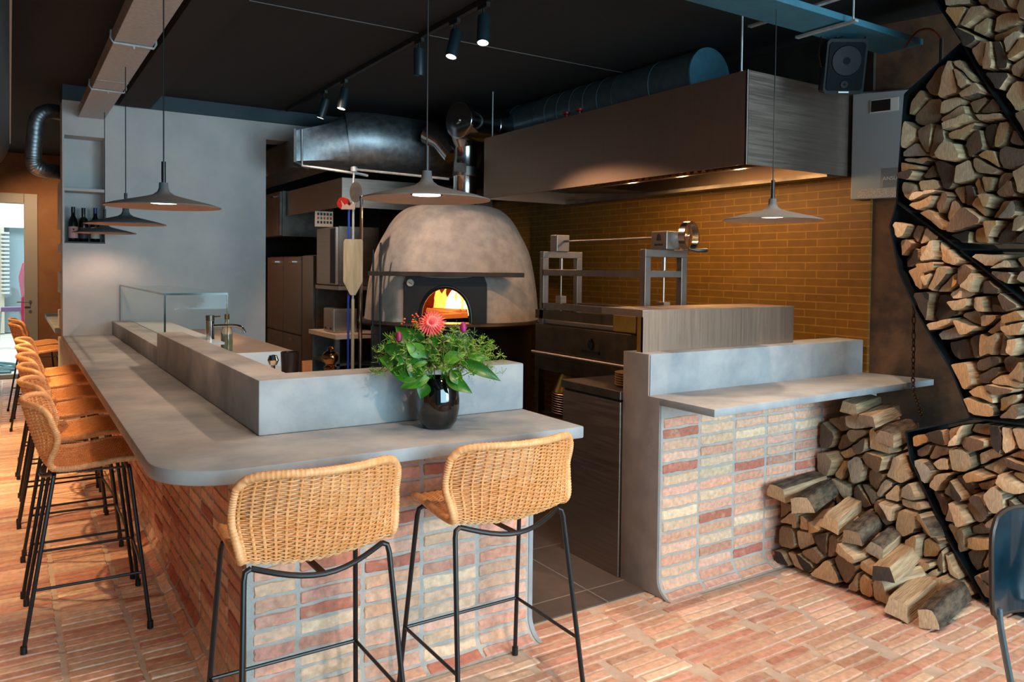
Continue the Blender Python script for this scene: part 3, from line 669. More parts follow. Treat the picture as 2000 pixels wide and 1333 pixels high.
# black mouth plate with arch
mb = MB(); A = []; Bq = []
N_ = 24; hw = .335; zt_, zb_ = 1.53, 1.153; ar = .193; ah = .275
arch = [(ar*math.cos(PI*k/N_), zb_+ah*math.sin(PI*k/N_)**.8) for k in range(N_+1)]
out = []
for (x, z) in arch:
    dx, dz = x, z-zb_; s = min(hw/max(abs(dx), 1e-6), (zt_-zb_)/max(dz, 1e-6)); out.append((dx*s, zb_+dz*s))
f0 = []; 
for b_ in (.655, .69):
    f0.append([[O(x, b_, z) for x, z in arch], [O(x, b_, z) for x, z in out]])
mb.grid([f0[1][0], f0[1][1]]); mb.grid([f0[0][0], f0[0][1]]); mb.grid([f0[0][0], f0[1][0]]); mb.grid([f0[0][1], f0[1][1]])
mb.build('mouth_plate', mat('mouth_plate_black', lin('#161413'), lin('#1f1b19'), 14, .5), ov, smooth=30)
mb = MB(); mb.tube([O(x*1.10, .685, zb_+(z-zb_)*1.07) for x, z in arch], .014, 8); mb.build('arch_trim', BLACK_M, ov)
mb = MB(); mb.lathe([(0, 0), (.03, 0), (.03, .016), (.026, .02), (0, .02)], O(-.285, .69, 1.475), 24, OR, Vector((0, 0, 1)), ON); th = mb.build('thermometer', mat('dial_rim', lin('#b9aa98'), rough=.3), ov)
mb = MB(); mb.obox(O(-.28, .712, 1.472), OR+Vector((0, 0, -.8)), ON, OR*.8+Vector((0, 0, 1)), .016, .001, .002); nd = mb.build('needle', BLACK, None, smooth=0); nd.parent = th; nd.location = -Vector(ov.location)
mb = MB(); mb.lathe([(.55, .0), (.53, .12), (.45, .24), (.30, .33), (.001, .37)], O(0, .05, 1.153), 40); mb.lathe([(.001, 0), (.55, .0)], O(0, .05, 1.156), 40)
mb.f = [f for f in mb.f if not (sum((Vector(mb.v[i])-OC).dot(ON) for i in f)/len(f) > .40 and abs(sum((Vector(mb.v[i])-OC).dot(OR) for i in f)/len(f)) < .30)]; mb.m = [0]*len(mb.f); mb.c = [None]*len(mb.f)
mb.build('fire_chamber', mat('fire_brick', lin('#a06038'), lin('#7c4426'), 12, .8), ov)
mb = MB()
for k in range(7): a = random.uniform(-.10, .16); mb.cyl(O(a-.15, .10+.05*k*random.random(), 1.185+.02*(k % 3)), O(a+.1, .2+.03*random.random(), 1.19+.03*(k % 2)), .025, n=7)
mb.build('burning_log', mat('charred_wood', lin('#20140d'), lin('#4a2a16'), 30, .9, emit=(1, .2, .03), es=.6), ov)
FL = [mat('flame_orange', (1, .3, .05), emit=(1, .26, .035), es=3.2), mat('flame_yellow', (1, .7, .2), emit=(1, .62, .18), es=6)]
for k, (a, b_, h_, w_, mi) in enumerate([(-.13, .05, .16, .05, 0), (-.06, 0, .25, .06, 0), (.0, .05, .29, .055, 1), (.05, .1, .22, .04, 1), (.10, .0, .30, .05, 0), (.14, .08, .20, .035, 1), (-.02, .14, .15, .05, 1), (.06, -.1, .33, .09, 0), (-.12, -.1, .26, .08, 0)]):
    mb = MB(); P_ = []; R_ = []; ph = k*1.7
    for i in range(10):
        s = i/9; P_.append(O(a+.03*math.sin(ph+s*5)*s, b_+.02*math.cos(ph+s*4), 1.18+h_*s)); R_.append(w_*(math.sin(PI*min(1, s*.8+.2))**.8)*(1-s)**.6+.001)
    mb.tube(P_, R_, 10); mb.build('flame', FL[mi], ov)
l = bpy.data.lights.new('fire_light', 'POINT'); l.energy = 14; l.color = (1, .36, .08); l.shadow_soft_size = .08; o = bpy.data.objects.new('fire_light', l); COL.objects.link(o); o.location = O(.02, .22, 1.33)

# ---------------------------------------------------------------- grill
gr = thing('charcoal_grill', (3.5, 3.9, 0), 'steel parrilla grill with crank wheel and lifting frames before the ochre wall', 'grill')
GX, GX1, GY0, GY1 = 3.10, 3.86, 3.27, 4.50
DARKST = mat('grill_steel', lin('#5b4d3f'), lin('#75644f'), 9, .36, 1, rough2=.5)
mb = MB()
for x in (GX, GX1-.05):
    for y in (GY0, GY1-.05): mb.box(x, x+.05, y, y+.05, 0.004, .905)
mb.box(GX, GX1, GY0, GY1, .90, .985); mb.build('stand', DARKST, gr, smooth=0)
mb = MB(); mb.box(GX, GX1, GY0, GY1, .985, 1.215); bdy = mb.build('fire_box', DARKST, gr, smooth=0, bevel=.004)
mb = MB(); mb.tube([(GX-.03, GY0+.02, 1.02), (GX-.03, GY1-.01, 1.02)], .011, 10); mb.build('front_rail', STEEL, gr)
mb = MB(); mb.box(GX-.006, GX, GY0+.10, GY1-.03, 1.05, 1.20)
dp = mb.build('front_plate', DARKST, gr, smooth=0)
mb = MB(); mb.box(GX-.012, GX-.006, 3.78, 3.95, 1.065, 1.083)
fl_ = [(0, 0), (.022, .012), (.03, .035), (.022, .055), (.018, .045), (.008, .075), (-.004, .05), (-.014, .062), (-.027, .035), (-.022, .012)]
mb.prism(fl_, lambda p: (GX-.0075, 3.865-p[0], 1.087+p[1]), lambda p: (GX-.013, 3.865-p[0], 1.087+p[1])); e = mb.build('flame_badge', BLACK, None, smooth=0); e.parent = dp; e.location = -Vector(gr.location)
mb = MB(); mb.box(GX-.001, GX1, GY0, GY1, 1.255, 1.29) if False else None
mb.box(GX, GX+.03, GY0, GY1, 1.255, 1.315); mb.box(GX1-.03, GX1, GY0, GY1, 1.215, 1.32); mb.box(GX+.03, GX1-.03, GY1-.02, GY1, 1.215, 1.32); mb.box(GX+.03, GX1-.03, GY0, GY1-.02, 1.215, 1.24); mb.build('tray_rim', DARKST, gr, smooth=0)
mb = MB(); mb.box(GX+.02, GX+.06, GY0, GY1, 1.225, 1.245); mb.build('lower_bar', STEEL, gr, smooth=0)
FRAMEST = mat('grill_frame_steel', lin('#7d726b'), lin('#8a7f77'), 12, .42, .95)
def frame(y, z0, nm, lb):
    mb = MB(); w_ = .045; z1 = 1.722; xa, xb = 3.10, 3.44
    mb.box(xa, xa+w_, y-w_/2, y+w_/2, z0, z1-w_); mb.box(xb-w_, xb, y-w_/2, y+w_/2, z0, z1-w_); mb.box(xa, xb, y-w_/2, y+w_/2, z1-w_, z1); mb.box(xa+w_, xb-w_, y-w_/2+.004, y+w_/2-.004, z1-.165, z1-.125)
    return tag(mb.build(nm, FRAMEST, gr, smooth=0, bevel=.002), lb)
frame(4.43, 1.215, 'lifting_frame', 'far lifting frame beside the oven'); frame(3.40, 1.24, 'lifting_frame', 'near lifting frame under the crank')
mb = MB(); mb.box(3.10, 3.135, 3.42, 4.42, 1.555, 1.595); mb.build('upper_beam', FRAMEST, gr, smooth=0)
mb = MB(); mb.box(3.10, 3.135, 3.42, 4.42, 1.325, 1.365); mb.box(3.40, 3.435, 3.42, 4.42, 1.325, 1.36); mb.build('lower_beam', FRAMEST, gr, smooth=0)
for y in (4.43, 3.40):
    mb = MB(); mb.cyl((3.27, y, 1.69), (3.27, y, 1.29), .006, n=10); mb.cyl((3.27, y, 1.68), (3.27, y, 1.60), .013, n=12); mb.box(3.245, 3.295, y-.03, y+.03, 1.36, 1.41); mb.build('screw_rod', STEEL, gr)
mb = MB(); mb.box(3.20, 3.31, 4.39, 4.47, 1.722, 1.84); mb.build('gear_box', FRAMEST, gr, smooth=0, bevel=.004)
mb = MB(); mb.box(3.22, 3.33, 3.33, 3.46, 1.722, 1.83); gb = mb.build('gear_box', FRAMEST, gr, smooth=0, bevel=.004)
mb = MB(); mb.prism([(-.02, 0), (-.015, .03), (0, .045), (.012, .03), (.02, .0)], lambda p: (3.2195, 3.395-p[0], 1.775+p[1]), lambda p: (3.2185, 3.395-p[0], 1.775+p[1])); mb.box(3.2185, 3.2195, 3.36, 3.43, 1.745, 1.757); e = mb.build('maker_mark', BLACK, None, smooth=0); e.parent = gb; e.location = -Vector(gr.location)
mb = MB(); mb.cyl((3.265, 4.39, 1.795), (3.265, 3.46, 1.795), .008, n=12); mb.build('drive_shaft', STEEL, gr)
wc = Vector((3.34, 3.27, 1.80)); wn = Vector((.25, -1, 0)).normalized(); wq = wn.cross(Vector((0, 0, 1)))
mb = MB(); ring = [wc+(wq*math.cos(2*PI*k/40)+Vector((0, 0, 1))*math.sin(2*PI*k/40))*.078 for k in range(40)]
rows = [[p+wn*a+(p-wc).normalized()*b for p in ring] for a, b in ((-.02, .0), (.02, .0), (.02, .01), (-.02, .01), (-.02, 0))]; mb.grid(rows, closed=True)
mb.obox(wc, Vector((0, 0, 1)), wn, wq, .076, .004, .012); mb.cyl(wc-wn*.06, wc+wn*.012, .014, n=12); wh = mb.build('crank_wheel', mat('wheel_alu', lin('#c9c9c7'), rough=.22, metal=1), gr)
mb = MB(); mb.tube([wc+Vector((0, 0, -.075))+wn*.01, wc+Vector((.03, 0, -.082))+wn*.03, wc+Vector((.10, 0, -.078))+wn*.04], [.008, .012, .013], 10); e = mb.build('crank_handle', BLACK_M, None); e.parent = wh; e.location = -Vector(gr.location)
# wind shield standing on the pony wall
ws = thing('heat_shield', (3.2, 2.95, 1.183), 'bent brushed steel heat shield standing on top of the short wall', 'heat shield')
mb = MB(); mb.box(2.672, 3.86, 2.925, 2.935, 1.183, 1.392); mb.build('face_panel', STEEL_H, ws, smooth=0)
mb = MB(); mb.box(2.672, 3.86, 2.925, 3.25, 1.392, 1.398); mb.box(2.672, 2.676, 2.935, 3.25, 1.362, 1.392); mb.build('top_plate', STEEL, ws, smooth=0)
mb = MB(); mb.box(2.672, 2.676, 2.925, 2.965, 1.183, 1.362); mb.build('side_flange', BRASS, ws, smooth=0)
t = thing('grease_box', (3.05, 3.45, 1.21), 'small brass coloured box with screws at the grill corner', 'metal box')
mb = MB(); mb.box(2.99, 3.09, 3.33, 3.53, 1.235, 1.335); mb.build('body', BRASS, t, smooth=0, bevel=.004)
# plates and pan under the grill
for k in range(9):
    mb = MB(); c = (3.22, 4.18, .62+k*.016); mb.lathe([(0, 0), (.09, 0), (.16, .012), (.163, .014), (.16, .017), (.09, .006), (0, .006)], c, 32)
    tag(mb.build('serving_plate', BRASS if k == 8 else STEEL_D), 'golden round tray, topmost of the stack under the grill' if k == 8 else 'dark round tray in the stack under the grill', 'tray', 'round trays under the grill' if k < 8 else None)
mb = MB(); mb.box(3.12, 3.84, 3.32, 4.45, .59, .61); t = mb.build('lower_shelf', DARKST, gr, smooth=0)
mb = MB(); mb.lathe([(.155, 0), (.15, .02), (.105, .13), (.10, .14), (0, .14)], (3.22, 4.18, .77), 32); tag(mb.build('pan_cover', BRASS), 'golden domed cover standing on the tray stack', 'cover')

# ---------------------------------------------------------------- low steel fridge by the short wall
fr = thing('undercounter_fridge', (3.0, 3.3, 0), 'low brushed steel refrigerated unit behind the short wall', 'fridge')
mb = MB(); mb.box(2.632, 3.06, 3.04, 3.535, .004, .915); mb.build('body', STEEL, fr, smooth=0, bevel=.003)
mb = MB(); mb.box(2.626, 3.062, 3.034, 3.545, .928, .972); mb.build('worktop', STEEL_D, fr, smooth=0, bevel=.003)
mb = MB(); mb.box(2.64, 3.05, 3.05, 3.53, .915, .928); mb.build('gap', BLACK, fr, smooth=0)
for k in range(6):
    mb = MB(); c = (2.80, 3.155, .973+k*.0125); mb.lathe([(0, 0), (.06, 0), (.082, .010), (.084, .014), (.081, .015), (.058, .005), (0, .005)], c, 32)
    tag(mb.build('small_plate', mat('ochre_plate', lin('#8f6a3e'), lin('#a57d4c'), 20, .4)), 'ochre glazed plate, topmost on the steel worktop' if k == 5 else 'ochre glazed plate within the stack on the steel worktop', 'plate', 'ochre plates on the steel worktop' if k < 5 else None)

# ---------------------------------------------------------------- firewood
def bark_mat():
    m = bpy.data.materials.new('wood_end'); nt, N, L, P = nodes(m)
    oi = N.new('ShaderNodeObjectInfo'); cr = N.new('ShaderNodeValToRGB'); e = cr.color_ramp
    cs = [(0, '#2e2620'), (.12, '#574538'), (.25, '#84684f'), (.40, '#a88a68'), (.58, '#c4a682'), (.72, '#b58652'), (.86, '#d8bc98'), (1, '#8c8478')]
    e.elements[0].position = 0; e.elements[0].color = (*lin(cs[0][1]), 1); e.elements[1].position = 1; e.elements[1].color = (*lin(cs[-1][1]), 1)
    for p, c in cs[1:-1]: q = e.elements.new(p); q.color = (*lin(c), 1)
    L.new(oi.outputs['Random'], cr.inputs[0])
    tc = N.new('ShaderNodeTexCoord'); mp = N.new('ShaderNodeMapping'); mp.inputs['Scale'].default_value = (1, 6, 1.2); L.new(tc.outputs['Object'], mp.inputs[0])
    cb = N.new('ShaderNodeCombineXYZ'); ml = N.new('ShaderNodeMath'); ml.operation = 'MULTIPLY'; ml.inputs[1].default_value = 6.28; L.new(oi.outputs['Random'], ml.inputs[0]); L.new(ml.outputs[0], cb.inputs[0]); L.new(cb.outputs[0], mp.inputs['Rotation'])
    nz = N.new('ShaderNodeTexNoise'); nz.inputs['Scale'].default_value = 28; nz.inputs['Detail'].default_value = 9; nz.inputs['Roughness'].default_value = .7; L.new(mp.outputs[0], nz.inputs['Vector'])
    mr = N.new('ShaderNodeMapRange'); mr.inputs[1].default_value = .3; mr.inputs[2].default_value = .7; mr.inputs[3].default_value = .6; mr.inputs[4].default_value = 1.3; L.new(nz.outputs['Fac'], mr.inputs[0])
    hs = N.new('ShaderNodeHueSaturation'); L.new(cr.outputs[0], hs.inputs['Color']); L.new(mr.outputs[0], hs.inputs['Value']); L.new(hs.outputs[0], P.inputs['Base Color'])
    b = N.new('ShaderNodeBump'); b.inputs['Strength'].default_value = .5; b.inputs['Distance'].default_value = .004; L.new(nz.outputs['Fac'], b.inputs['Height']); L.new(b.outputs[0], P.inputs['Normal'])
    P.inputs['Roughness'].default_value = .85; return m
WEND = bark_mat()
WSPLIT = mat('split_wood', lin('#8d7150'), lin('#c4a884'), 9, .8, bump=.6, bscale=30, stretch=(.35, 5, 5), detail=8)
WBARK = mat('bark', lin('#241c15'), lin('#6e5f4c'), 14, .95, bump=1.0, bscale=34, stretch=(.6, 2.2, 2.2), detail=9)
def clip(poly, a, b, c):      # keep a*x+b*y<=c
    out = []
    for i in range(len(poly)):
        p, q = poly[i], poly[(i+1) % len(poly)]; dp_ = a*p[0]+b*p[1]-c; dq = a*q[0]+b*q[1]-c
        if dp_ <= 0: out.append(p)
        if dp_*dq < 0: s = dp_/(dp_-dq); out.append((p[0]+(q[0]-p[0])*s, p[1]+(q[1]-p[1])*s))
    return out
def inside(p, poly):
    c = False; n = len(poly)
    for i in range(n):
        a, b = poly[i], poly[i-1]
        if (a[1] > p[1]) != (b[1] > p[1]) and p[0] < (b[0]-a[0])*(p[1]-a[1])/(b[1]-a[1])+a[0]: c = not c
    return c
def area2(p): return abs(sum(p[i-1][0]*p[i][1]-p[i][0]*p[i-1][1] for i in range(len(p))))/2
def cells_in(region, size):
    A_ = area2(region); n = max(3, int(A_/(size*size)*.80)); ys = [p[0] for p in region]; zs = [p[1] for p in region]; pts = []
    tries = 0
    while len(pts) < n and tries < 20000:
        tries += 1; p = (random.uniform(min(ys), max(ys)), random.uniform(min(zs), max(zs)))
        if inside(p, region) and all(math.hypot(p[0]-q[0], p[1]-q[1]) > size*.84 for q in pts): pts.append(p)
    out = []
    for i, p in enumerate(pts):
        c = [(p[0]-.2, p[1]-.2), (p[0]+.2, p[1]-.2), (p[0]+.2, p[1]+.2), (p[0]-.2, p[1]+.2)]
        for j, q in enumerate(pts):
            if i != j and math.hypot(p[0]-q[0], p[1]-q[1]) < .4:
                a, b = q[0]-p[0], q[1]-p[1]; c = clip(c, a, b, a*(p[0]+q[0])/2+b*(p[1]+q[1])/2)
        # clip by region edges close to this seed
        n_ = len(region)
        sgn = 1 if sum(region[k-1][0]*region[k][1]-region[k][0]*region[k-1][1] for k in range(n_)) > 0 else -1
        for k in range(n_):
            a0, b0 = region[k-1], region[k]; ex, ey = b0[0]-a0[0], b0[1]-a0[1]; L_ = math.hypot(ex, ey)
            if L_ < 1e-6: continue
            s = ((p[0]-a0[0])*ex+(p[1]-a0[1])*ey)/L_**2; s = max(0, min(1, s)); d = math.hypot(p[0]-a0[0]-s*ex, p[1]-a0[1]-s*ey)
            if d < .12:
                nx_, ny_ = ey/L_*sgn, -ex/L_*sgn
                if nx_*p[0]+ny_*p[1] <= nx_*a0[0]+ny_*a0[1]: c = clip(c, nx_, ny_, nx_*a0[0]+ny_*a0[1])
        if len(c) < 3 or area2(c) < .0008: continue
        parts = [c]
        if area2(c) > .0080 and random.random() < .7:      # split like cleft wood
            th_ = random.uniform(0, PI); a, b = math.cos(th_), math.sin(th_); cx_ = sum(q[0] for q in c)/len(c); cz_ = sum(q[1] for q in c)/len(c); k_ = a*cx_+b*cz_
            parts = [clip(c, a, b, k_), clip(c, -a, -b, -k_)]
        for c in parts:
            if len(c) < 3 or area2(c) < .0008: continue
            # drop very short edges for wedge-like pieces
            cc = [c[0]]
            for q in c[1:]:
                if math.hypot(q[0]-cc[-1][0], q[1]-cc[-1][1]) > .016: cc.append(q)
            if len(cc) > 3 and math.hypot(cc[0][0]-cc[-1][0], cc[0][1]-cc[-1][1]) < .016: cc.pop()
            if len(cc) < 3: continue
            rd = []
            for a_, q, b_ in zip(cc[-1:]+cc[:-1], cc, cc[1:]+cc[:1]):      # blunt the corners
                k_ = random.uniform(.06, .22); rd.append((q[0]+(a_[0]-q[0])*k_, q[1]+(a_[1]-q[1])*k_)); rd.append((q[0]+(b_[0]-q[0])*k_, q[1]+(b_[1]-q[1])*k_))
            out.append(rd)
    return out
LOGN = [0]
def log(poly, xf, length, label, group, yawj=.0, name='firewood_log', shrink=.0045, drop=0, top=None):
    cx_ = sum(p[0] for p in poly)/len(poly); cz_ = sum(p[1] for p in poly)/len(poly)
    ring = []; kinds = []
    n = len(poly); barks = {random.randrange(n)} if random.random() < .62 else set()
    if random.random() < .25: barks.add(random.randrange(n))
    if top is not None: barks = {i for i in range(n) if (poly[i][1]+poly[(i+1) % n][1])/2 > cz_} if top else set()
    for i in range(n):
        p, q = poly[i], poly[(i+1) % n]; L_ = math.hypot(q[0]-p[0], q[1]-p[1]); m = max(1, int(L_/.02)); bulge = (.16 if i in barks else random.uniform(-.03, .04))*L_
        L_ = max(L_, 1e-5); nx_, ny_ = (q[1]-p[1])/L_, -(q[0]-p[0])/L_
        if nx_*(p[0]-cx_)+ny_*(p[1]-cz_) < 0: nx_, ny_ = -nx_, -ny_
        bulge = min(bulge, .012)
        for k in range(m):
            s = k/m; bb = bulge*math.sin(PI*s)
            x, z = p[0]+(q[0]-p[0])*s, p[1]+(q[1]-p[1])*s
            d = math.hypot(x-cx_, z-cz_); f = max(.3, (d-shrink-.003)/max(d, 1e-4))
            ring.append((cx_+(x-cx_)*f+nx_*bb*.6, cz_+(z-cz_)*f+ny_*bb*.6)); kinds.append(2 if i in barks else 1)
    M = 6; vs = []; fs = []; ms = []; nr = len(ring); ph = random.uniform(0, 6); tw = random.uniform(-.02, .02); sk = (random.uniform(-.012, .012), random.uniform(-.012, .012))
    for j in range(M+1):
        s = j/M; x = length*s
        sc = 1-.04*math.sin(s*PI+ph)**2-(.05 if j in (0, M) else 0)
        for (y, z) in ring:
            u, v = y-cx_, z-cz_
            vs.append((x+(random.uniform(-.002, .002) if 0 < j < M else (u*sk[0]+v*sk[1])*12*(1 if j == 0 else .3)), u*sc+random.uniform(-.0012, .0012), v*sc+random.uniform(-.0012, .0012)))
    for j in range(M):
        for i in range(nr): fs.append((j*nr+i, j*nr+(i+1) % nr, (j+1)*nr+(i+1) % nr, (j+1)*nr+i)); ms.append(kinds[i])
    vs.append((-.003, 0, 0)); vs.append((length+.003, 0, 0))
    for i in range(nr): fs.append((len(vs)-2, (i+1) % nr, i)); ms.append(0); fs.append((len(vs)-1, M*nr+i, M*nr+(i+1) % nr)); ms.append(0)
    me = bpy.data.meshes.new(name); me.from_pydata(vs, [], fs)
    for m_ in (WEND, WSPLIT, WBARK): me.materials.append(m_)
    me.polygons.foreach_set('material_index', ms); me.polygons.foreach_set('use_smooth', [True]*len(fs)); me.set_sharp_from_angle(angle=math.radians(38)); me.update()
    bm = bmesh.new(); bm.from_mesh(me); bmesh.ops.recalc_face_normals(bm, faces=bm.faces); bm.to_mesh(me); bm.free()
    o = bpy.data.objects.new(name, me); COL.objects.link(o); o.location = (xf, cx_, cz_-drop); o.rotation_euler = (0, random.uniform(-.02, .02), yawj)
    tag(o, label, 'firewood log', group); LOGN[0] += 1; return o
XF = 3.94
REG = {
 'C1': ([(2.14, 3.10), (1.64, 3.10), (1.62, 2.00), (1.74, 2.26), (1.93, 2.58), (2.03, 2.76), (2.13, 2.95)], 'firewood log stacked above the slanting steel plate in the top right corner', 'logs in the top right stack'),
 'C2': ([(2.15, 2.66), (2.03, 2.66), (1.92, 2.50), (1.73, 2.18), (1.62, 1.92), (1.62, 1.735), (2.0, 1.745), (2.17, 1.88), (2.32, 2.0), (2.33, 2.15), (2.30, 2.50)], 'firewood log in the upper steel compartment, right of the steel wall box', 'logs in the upper compartment'),
 'C3': ([(2.36, 1.88), (2.20, 1.85), (2.02, 1.69), (1.73, 1.445), (1.62, 1.31), (1.62, .925), (1.94, .91), (2.03, 1.12), (2.21, 1.41), (2.31, 1.62)], 'firewood log in the middle steel compartment, right of the rusty panel and chain', 'logs in the middle compartment'),
 'C4': ([(1.98, 1.70), (1.62, 1.69), (1.62, 1.375), (1.74, 1.52)], 'firewood log in the small wedge-shaped compartment at the right edge', 'logs in the small wedge compartment'),
 'C5': ([(2.24, .75), (1.94, .875), (1.62, .90), (1.62, .05), (1.85, .04), (2.02, .27), (2.22, .63)], 'firewood log in the lowest steel compartment, behind the dark chair back', 'logs in the lowest compartment')}
for key, (reg, lb, gp) in REG.items():
    for c in cells_in(reg, .096): log(c, XF+random.uniform(-.07, .04), random.uniform(.34, .40), lb, gp, random.uniform(-.05, .05))
H2 = [(2.75, .02), (2.75, .76), (2.62, .80), (2.50, .84), (2.36, .72), (2.27, .62), (2.04, .24), (1.90, .02)]
for c in cells_in(H2, .105): log(c, 3.88+random.uniform(-.05, .05), random.uniform(.33, .38), 'firewood log in the loose rear pile between the brick wall and the steel frame', 'logs in the rear loose pile', random.uniform(-.12, .12))
H1 = [(2.735, .01), (2.735, .36), (2.60, .33), (2.48, .29), (2.36, .24), (2.22, .18), (2.10, .13), (2.06, .01)]
for c in cells_in(H1, .095): log(c, 3.50+random.uniform(-.03, .03), random.uniform(.33, .36), 'firewood log in the low heap on the floor against the brick wall', 'logs in the low floor heap', random.uniform(-.06, .06))
# the single long logs that lie on top and in front
def quad(cy_, cz_, w_, h_, rot=0):
    P_ = [(-w_/2, -h_/2), (w_/2, -h_/2*.8), (w_/2*.75, h_/2), (-w_/2*.7, h_/2*.9)]; c, s = math.cos(rot), math.sin(rot)
    return [(cy_+x*c-z*s, cz_+x*s+z*c) for x, z in P_]
for cy_, cz_, w_, h_, x, L_, yw, rot, lb in [
    (2.67, .42, .12, .085, 3.44, .38, .12, .1, 'bark-covered log lying on the floor heap, touching the brick wall'),
    (2.53, .385, .13, .095, 3.46, .38, .34, -.3, 'mossy grey log lying second from the brick wall on the floor heap'),
    (2.40, .315, .11, .08, 3.52, .36, .32, .2, 'pale split log lying mid heap with its cut end toward the room'),
    (2.30, .27, .11, .08, 3.55, .38, .30, -.1, 'light brown split log lying on the heap, just right of the pale one'),
    (2.20, .225, .10, .08, 3.60, .38, .28, .3, 'rough brown log lying low on the heap above the greenish one'),
    (2.10, .165, .12, .085, 3.50, .40, .26, -.2, 'greenish grey split log lying near the front of the heap'),
    (1.99, .050, .13, .095, 3.44, .40, .22, .1, 'pale flat split log on the floor, second from the front'),
    (1.86, .048, .095, .095, 3.46, .40, .20, -.3, 'dark brown log on the brick floor, frontmost of the heap'),
    (2.52, .86, .11, .08, 3.84, .34, .25, .1, 'pale split log lying topmost on the rear pile below the shelf'),
    (2.42, .81, .11, .07, 3.84, .38, .25, 0, 'long split log second from the top of the rear pile'),
    (2.32, .73, .11, .08, 3.86, .38, .25, .2, 'brown curved log lying on the right shoulder of the rear pile')]:
    log(quad(cy_, cz_, w_, h_, rot), x-.03, L_+.07, lb, None, yw, shrink=.001, top=('bark' in lb or 'mossy' in lb or 'brown' in lb))
# steel rack sheets
rk = thing('firewood_rack', (4.1, 2.0, 0), 'angular rack of dark steel sheets holding firewood on the right', 'firewood rack')
for pl in ([(2.21, 3.05), (2.04, 2.75), (1.95, 2.57), (1.75, 2.23), (1.50, 1.90)], [(2.04, 2.74), (2.325, 2.54), (2.355, 2.03), (2.355, 1.975)], [(2.355, 1.975), (2.02, 1.72), (1.50, 1.71)], [(2.02, 1.715), (1.73, 1.48), (1.50, 1.29)],
           [(2.355, 1.975), (2.39, 1.85), (2.335, 1.61), (2.235, 1.40), (2.045, 1.11), (1.95, .892), (1.50, .91)], [(1.95, .89), (2.275, .765), (2.245, .62), (2.035, .25), (1.86, .012), (1.5, .012)]):
    mb = MB()
    for a, b in zip(pl[:-1], pl[1:]): mb.bar((4.145, a[0], a[1]), (4.145, b[0], b[1]), .41, .009, (0, -(b[1]-a[1]), b[0]-a[0]))
    mb.build('sheet', FRAME_S, rk, smooth=0)
# hanging chain
mb = MB(); z = 1.50; k = 0
cm = mat('chain_iron', lin('#2c231c'), lin('#4a3a2e'), 40, .6, .7)
cp_ = [(4.16, 2.375, 1.50), (4.16, 2.37, 1.2), (4.15, 2.36, .98), (4.14, 2.33, .90), (4.13, 2.30, .83)]
cpts = catmull(cp_, 8); tot = 0; 
for i in range(len(cpts)-1):
    c = (cpts[i]+cpts[i+1])/2; d = (cpts[i+1]-cpts[i]).normalized(); q = Vector((1, 0, 0)) if i % 2 else Vector((0, 1, 0)); q = (q-d*q.dot(d)).normalized()
    h_ = (cpts[i+1]-cpts[i]).length*.66
    mb.tube([c+d*h_*math.cos(2*PI*j/12)+q*.009*math.sin(2*PI*j/12) for j in range(12)], .0032, 6, closed=True)
tag(mb.build('iron_chain', cm), 'rusty iron chain hanging beside the rusted wall panel', 'chain')

# ---------------------------------------------------------------- wall box, speaker, hose
u = Vector((.30, -1, 0)).normalized()
wb = thing('suppression_box', (4.47, 2.8, 2.05), 'grey metal fire suppression cabinet with embossed lettering beside the hood', 'wall cabinet')
c0 = Vector((4.41, 2.93, 2.055)); nn = Vector((-1, -.30, 0)).normalized()
mb = MB(); mb.obox(c0+u*.16+Vector((0, 0, .325))-nn*(-.0), u, nn, (0, 0, 1), .16, .025, .325); mb.build('cabinet', mat('painted_grey', lin('#a3afb5'), rough=.5, metal=.2), wb, smooth=0, bevel=.004)
mb = MB(); mb.obox(c0+u*.185+Vector((0, 0, .56))+nn*.027, u, nn, (0, 0, 1), .08, .002, .04); lbp = mb.build('rating_label', WHITE, wb, smooth=0)
mb = MB(); mb.obox(c0+u*.165+Vector((0, 0, .56))+nn*.0295, u, nn, (0, 0, 1), .055, .0008, .034); mb.build('label_print', BLACK, wb, smooth=0)
mb = MB(); mb.obox(c0+u*.235+Vector((0, 0, .12))+nn*.026, u, nn, (0, 0, 1), .052, .002, .058); mb.build('embossed_plate', mat('plate_grey', lin('#8b959a'), rough=.4, metal=.4), wb, smooth=0, bevel=.001)
mb = MB(); mb.obox(c0+u*.17+Vector((0, 0, .030))+nn*.027, u, nn, (0, 0, 1), .13, .001, .028); mb.build('paper_label', mat('sticker', lin('#cfcac2'), lin('#8f8a84'), 160, .6), wb, smooth=0)
def text(body, loc, ux, uz, size, m, parent, name='lettering', ext=.0006):
    c = bpy.data.curves.new(name, 'FONT'); c.body = body; c.size = size; c.extrude = ext; c.align_x = 'CENTER'; c.align_y = 'CENTER'
    o = bpy.data.objects.new(name, c); COL.objects.link(o); ux = Vector(ux).normalized(); uz = Vector(uz).normalized(); uy = ux.cross(uz)
    M_ = Matrix(((ux.x, uz.x, -uy.x*-1, 0), (ux.y, uz.y, uy.y, 0), (ux.z, uz.z, uy.z, 0), (0, 0, 0, 1)))
    dg = bpy.context.evaluated_depsgraph_get(); me = bpy.data.meshes.new_from_object(o.evaluated_get(dg)); bpy.data.objects.remove(o)
    me.transform(Matrix.Translation(Vector(loc)) @ M_); me.transform(Matrix.Translation(-parent_off(parent))); me.materials.clear(); me.materials.append(m)
    o = bpy.data.objects.new(name, me); COL.objects.link(o); o.parent = parent; return o
text('ANSUL', c0+u*.235+Vector((0, 0, .115))+nn*.0295, u, (0, 0, 1), .032, mat('emboss_pale', lin('#d4dce0'), rough=.4), wb)
spk = thing('loudspeaker', (3.83, 2.57, 2.57), 'black loudspeaker tilted down under the ceiling duct', 'loudspeaker')
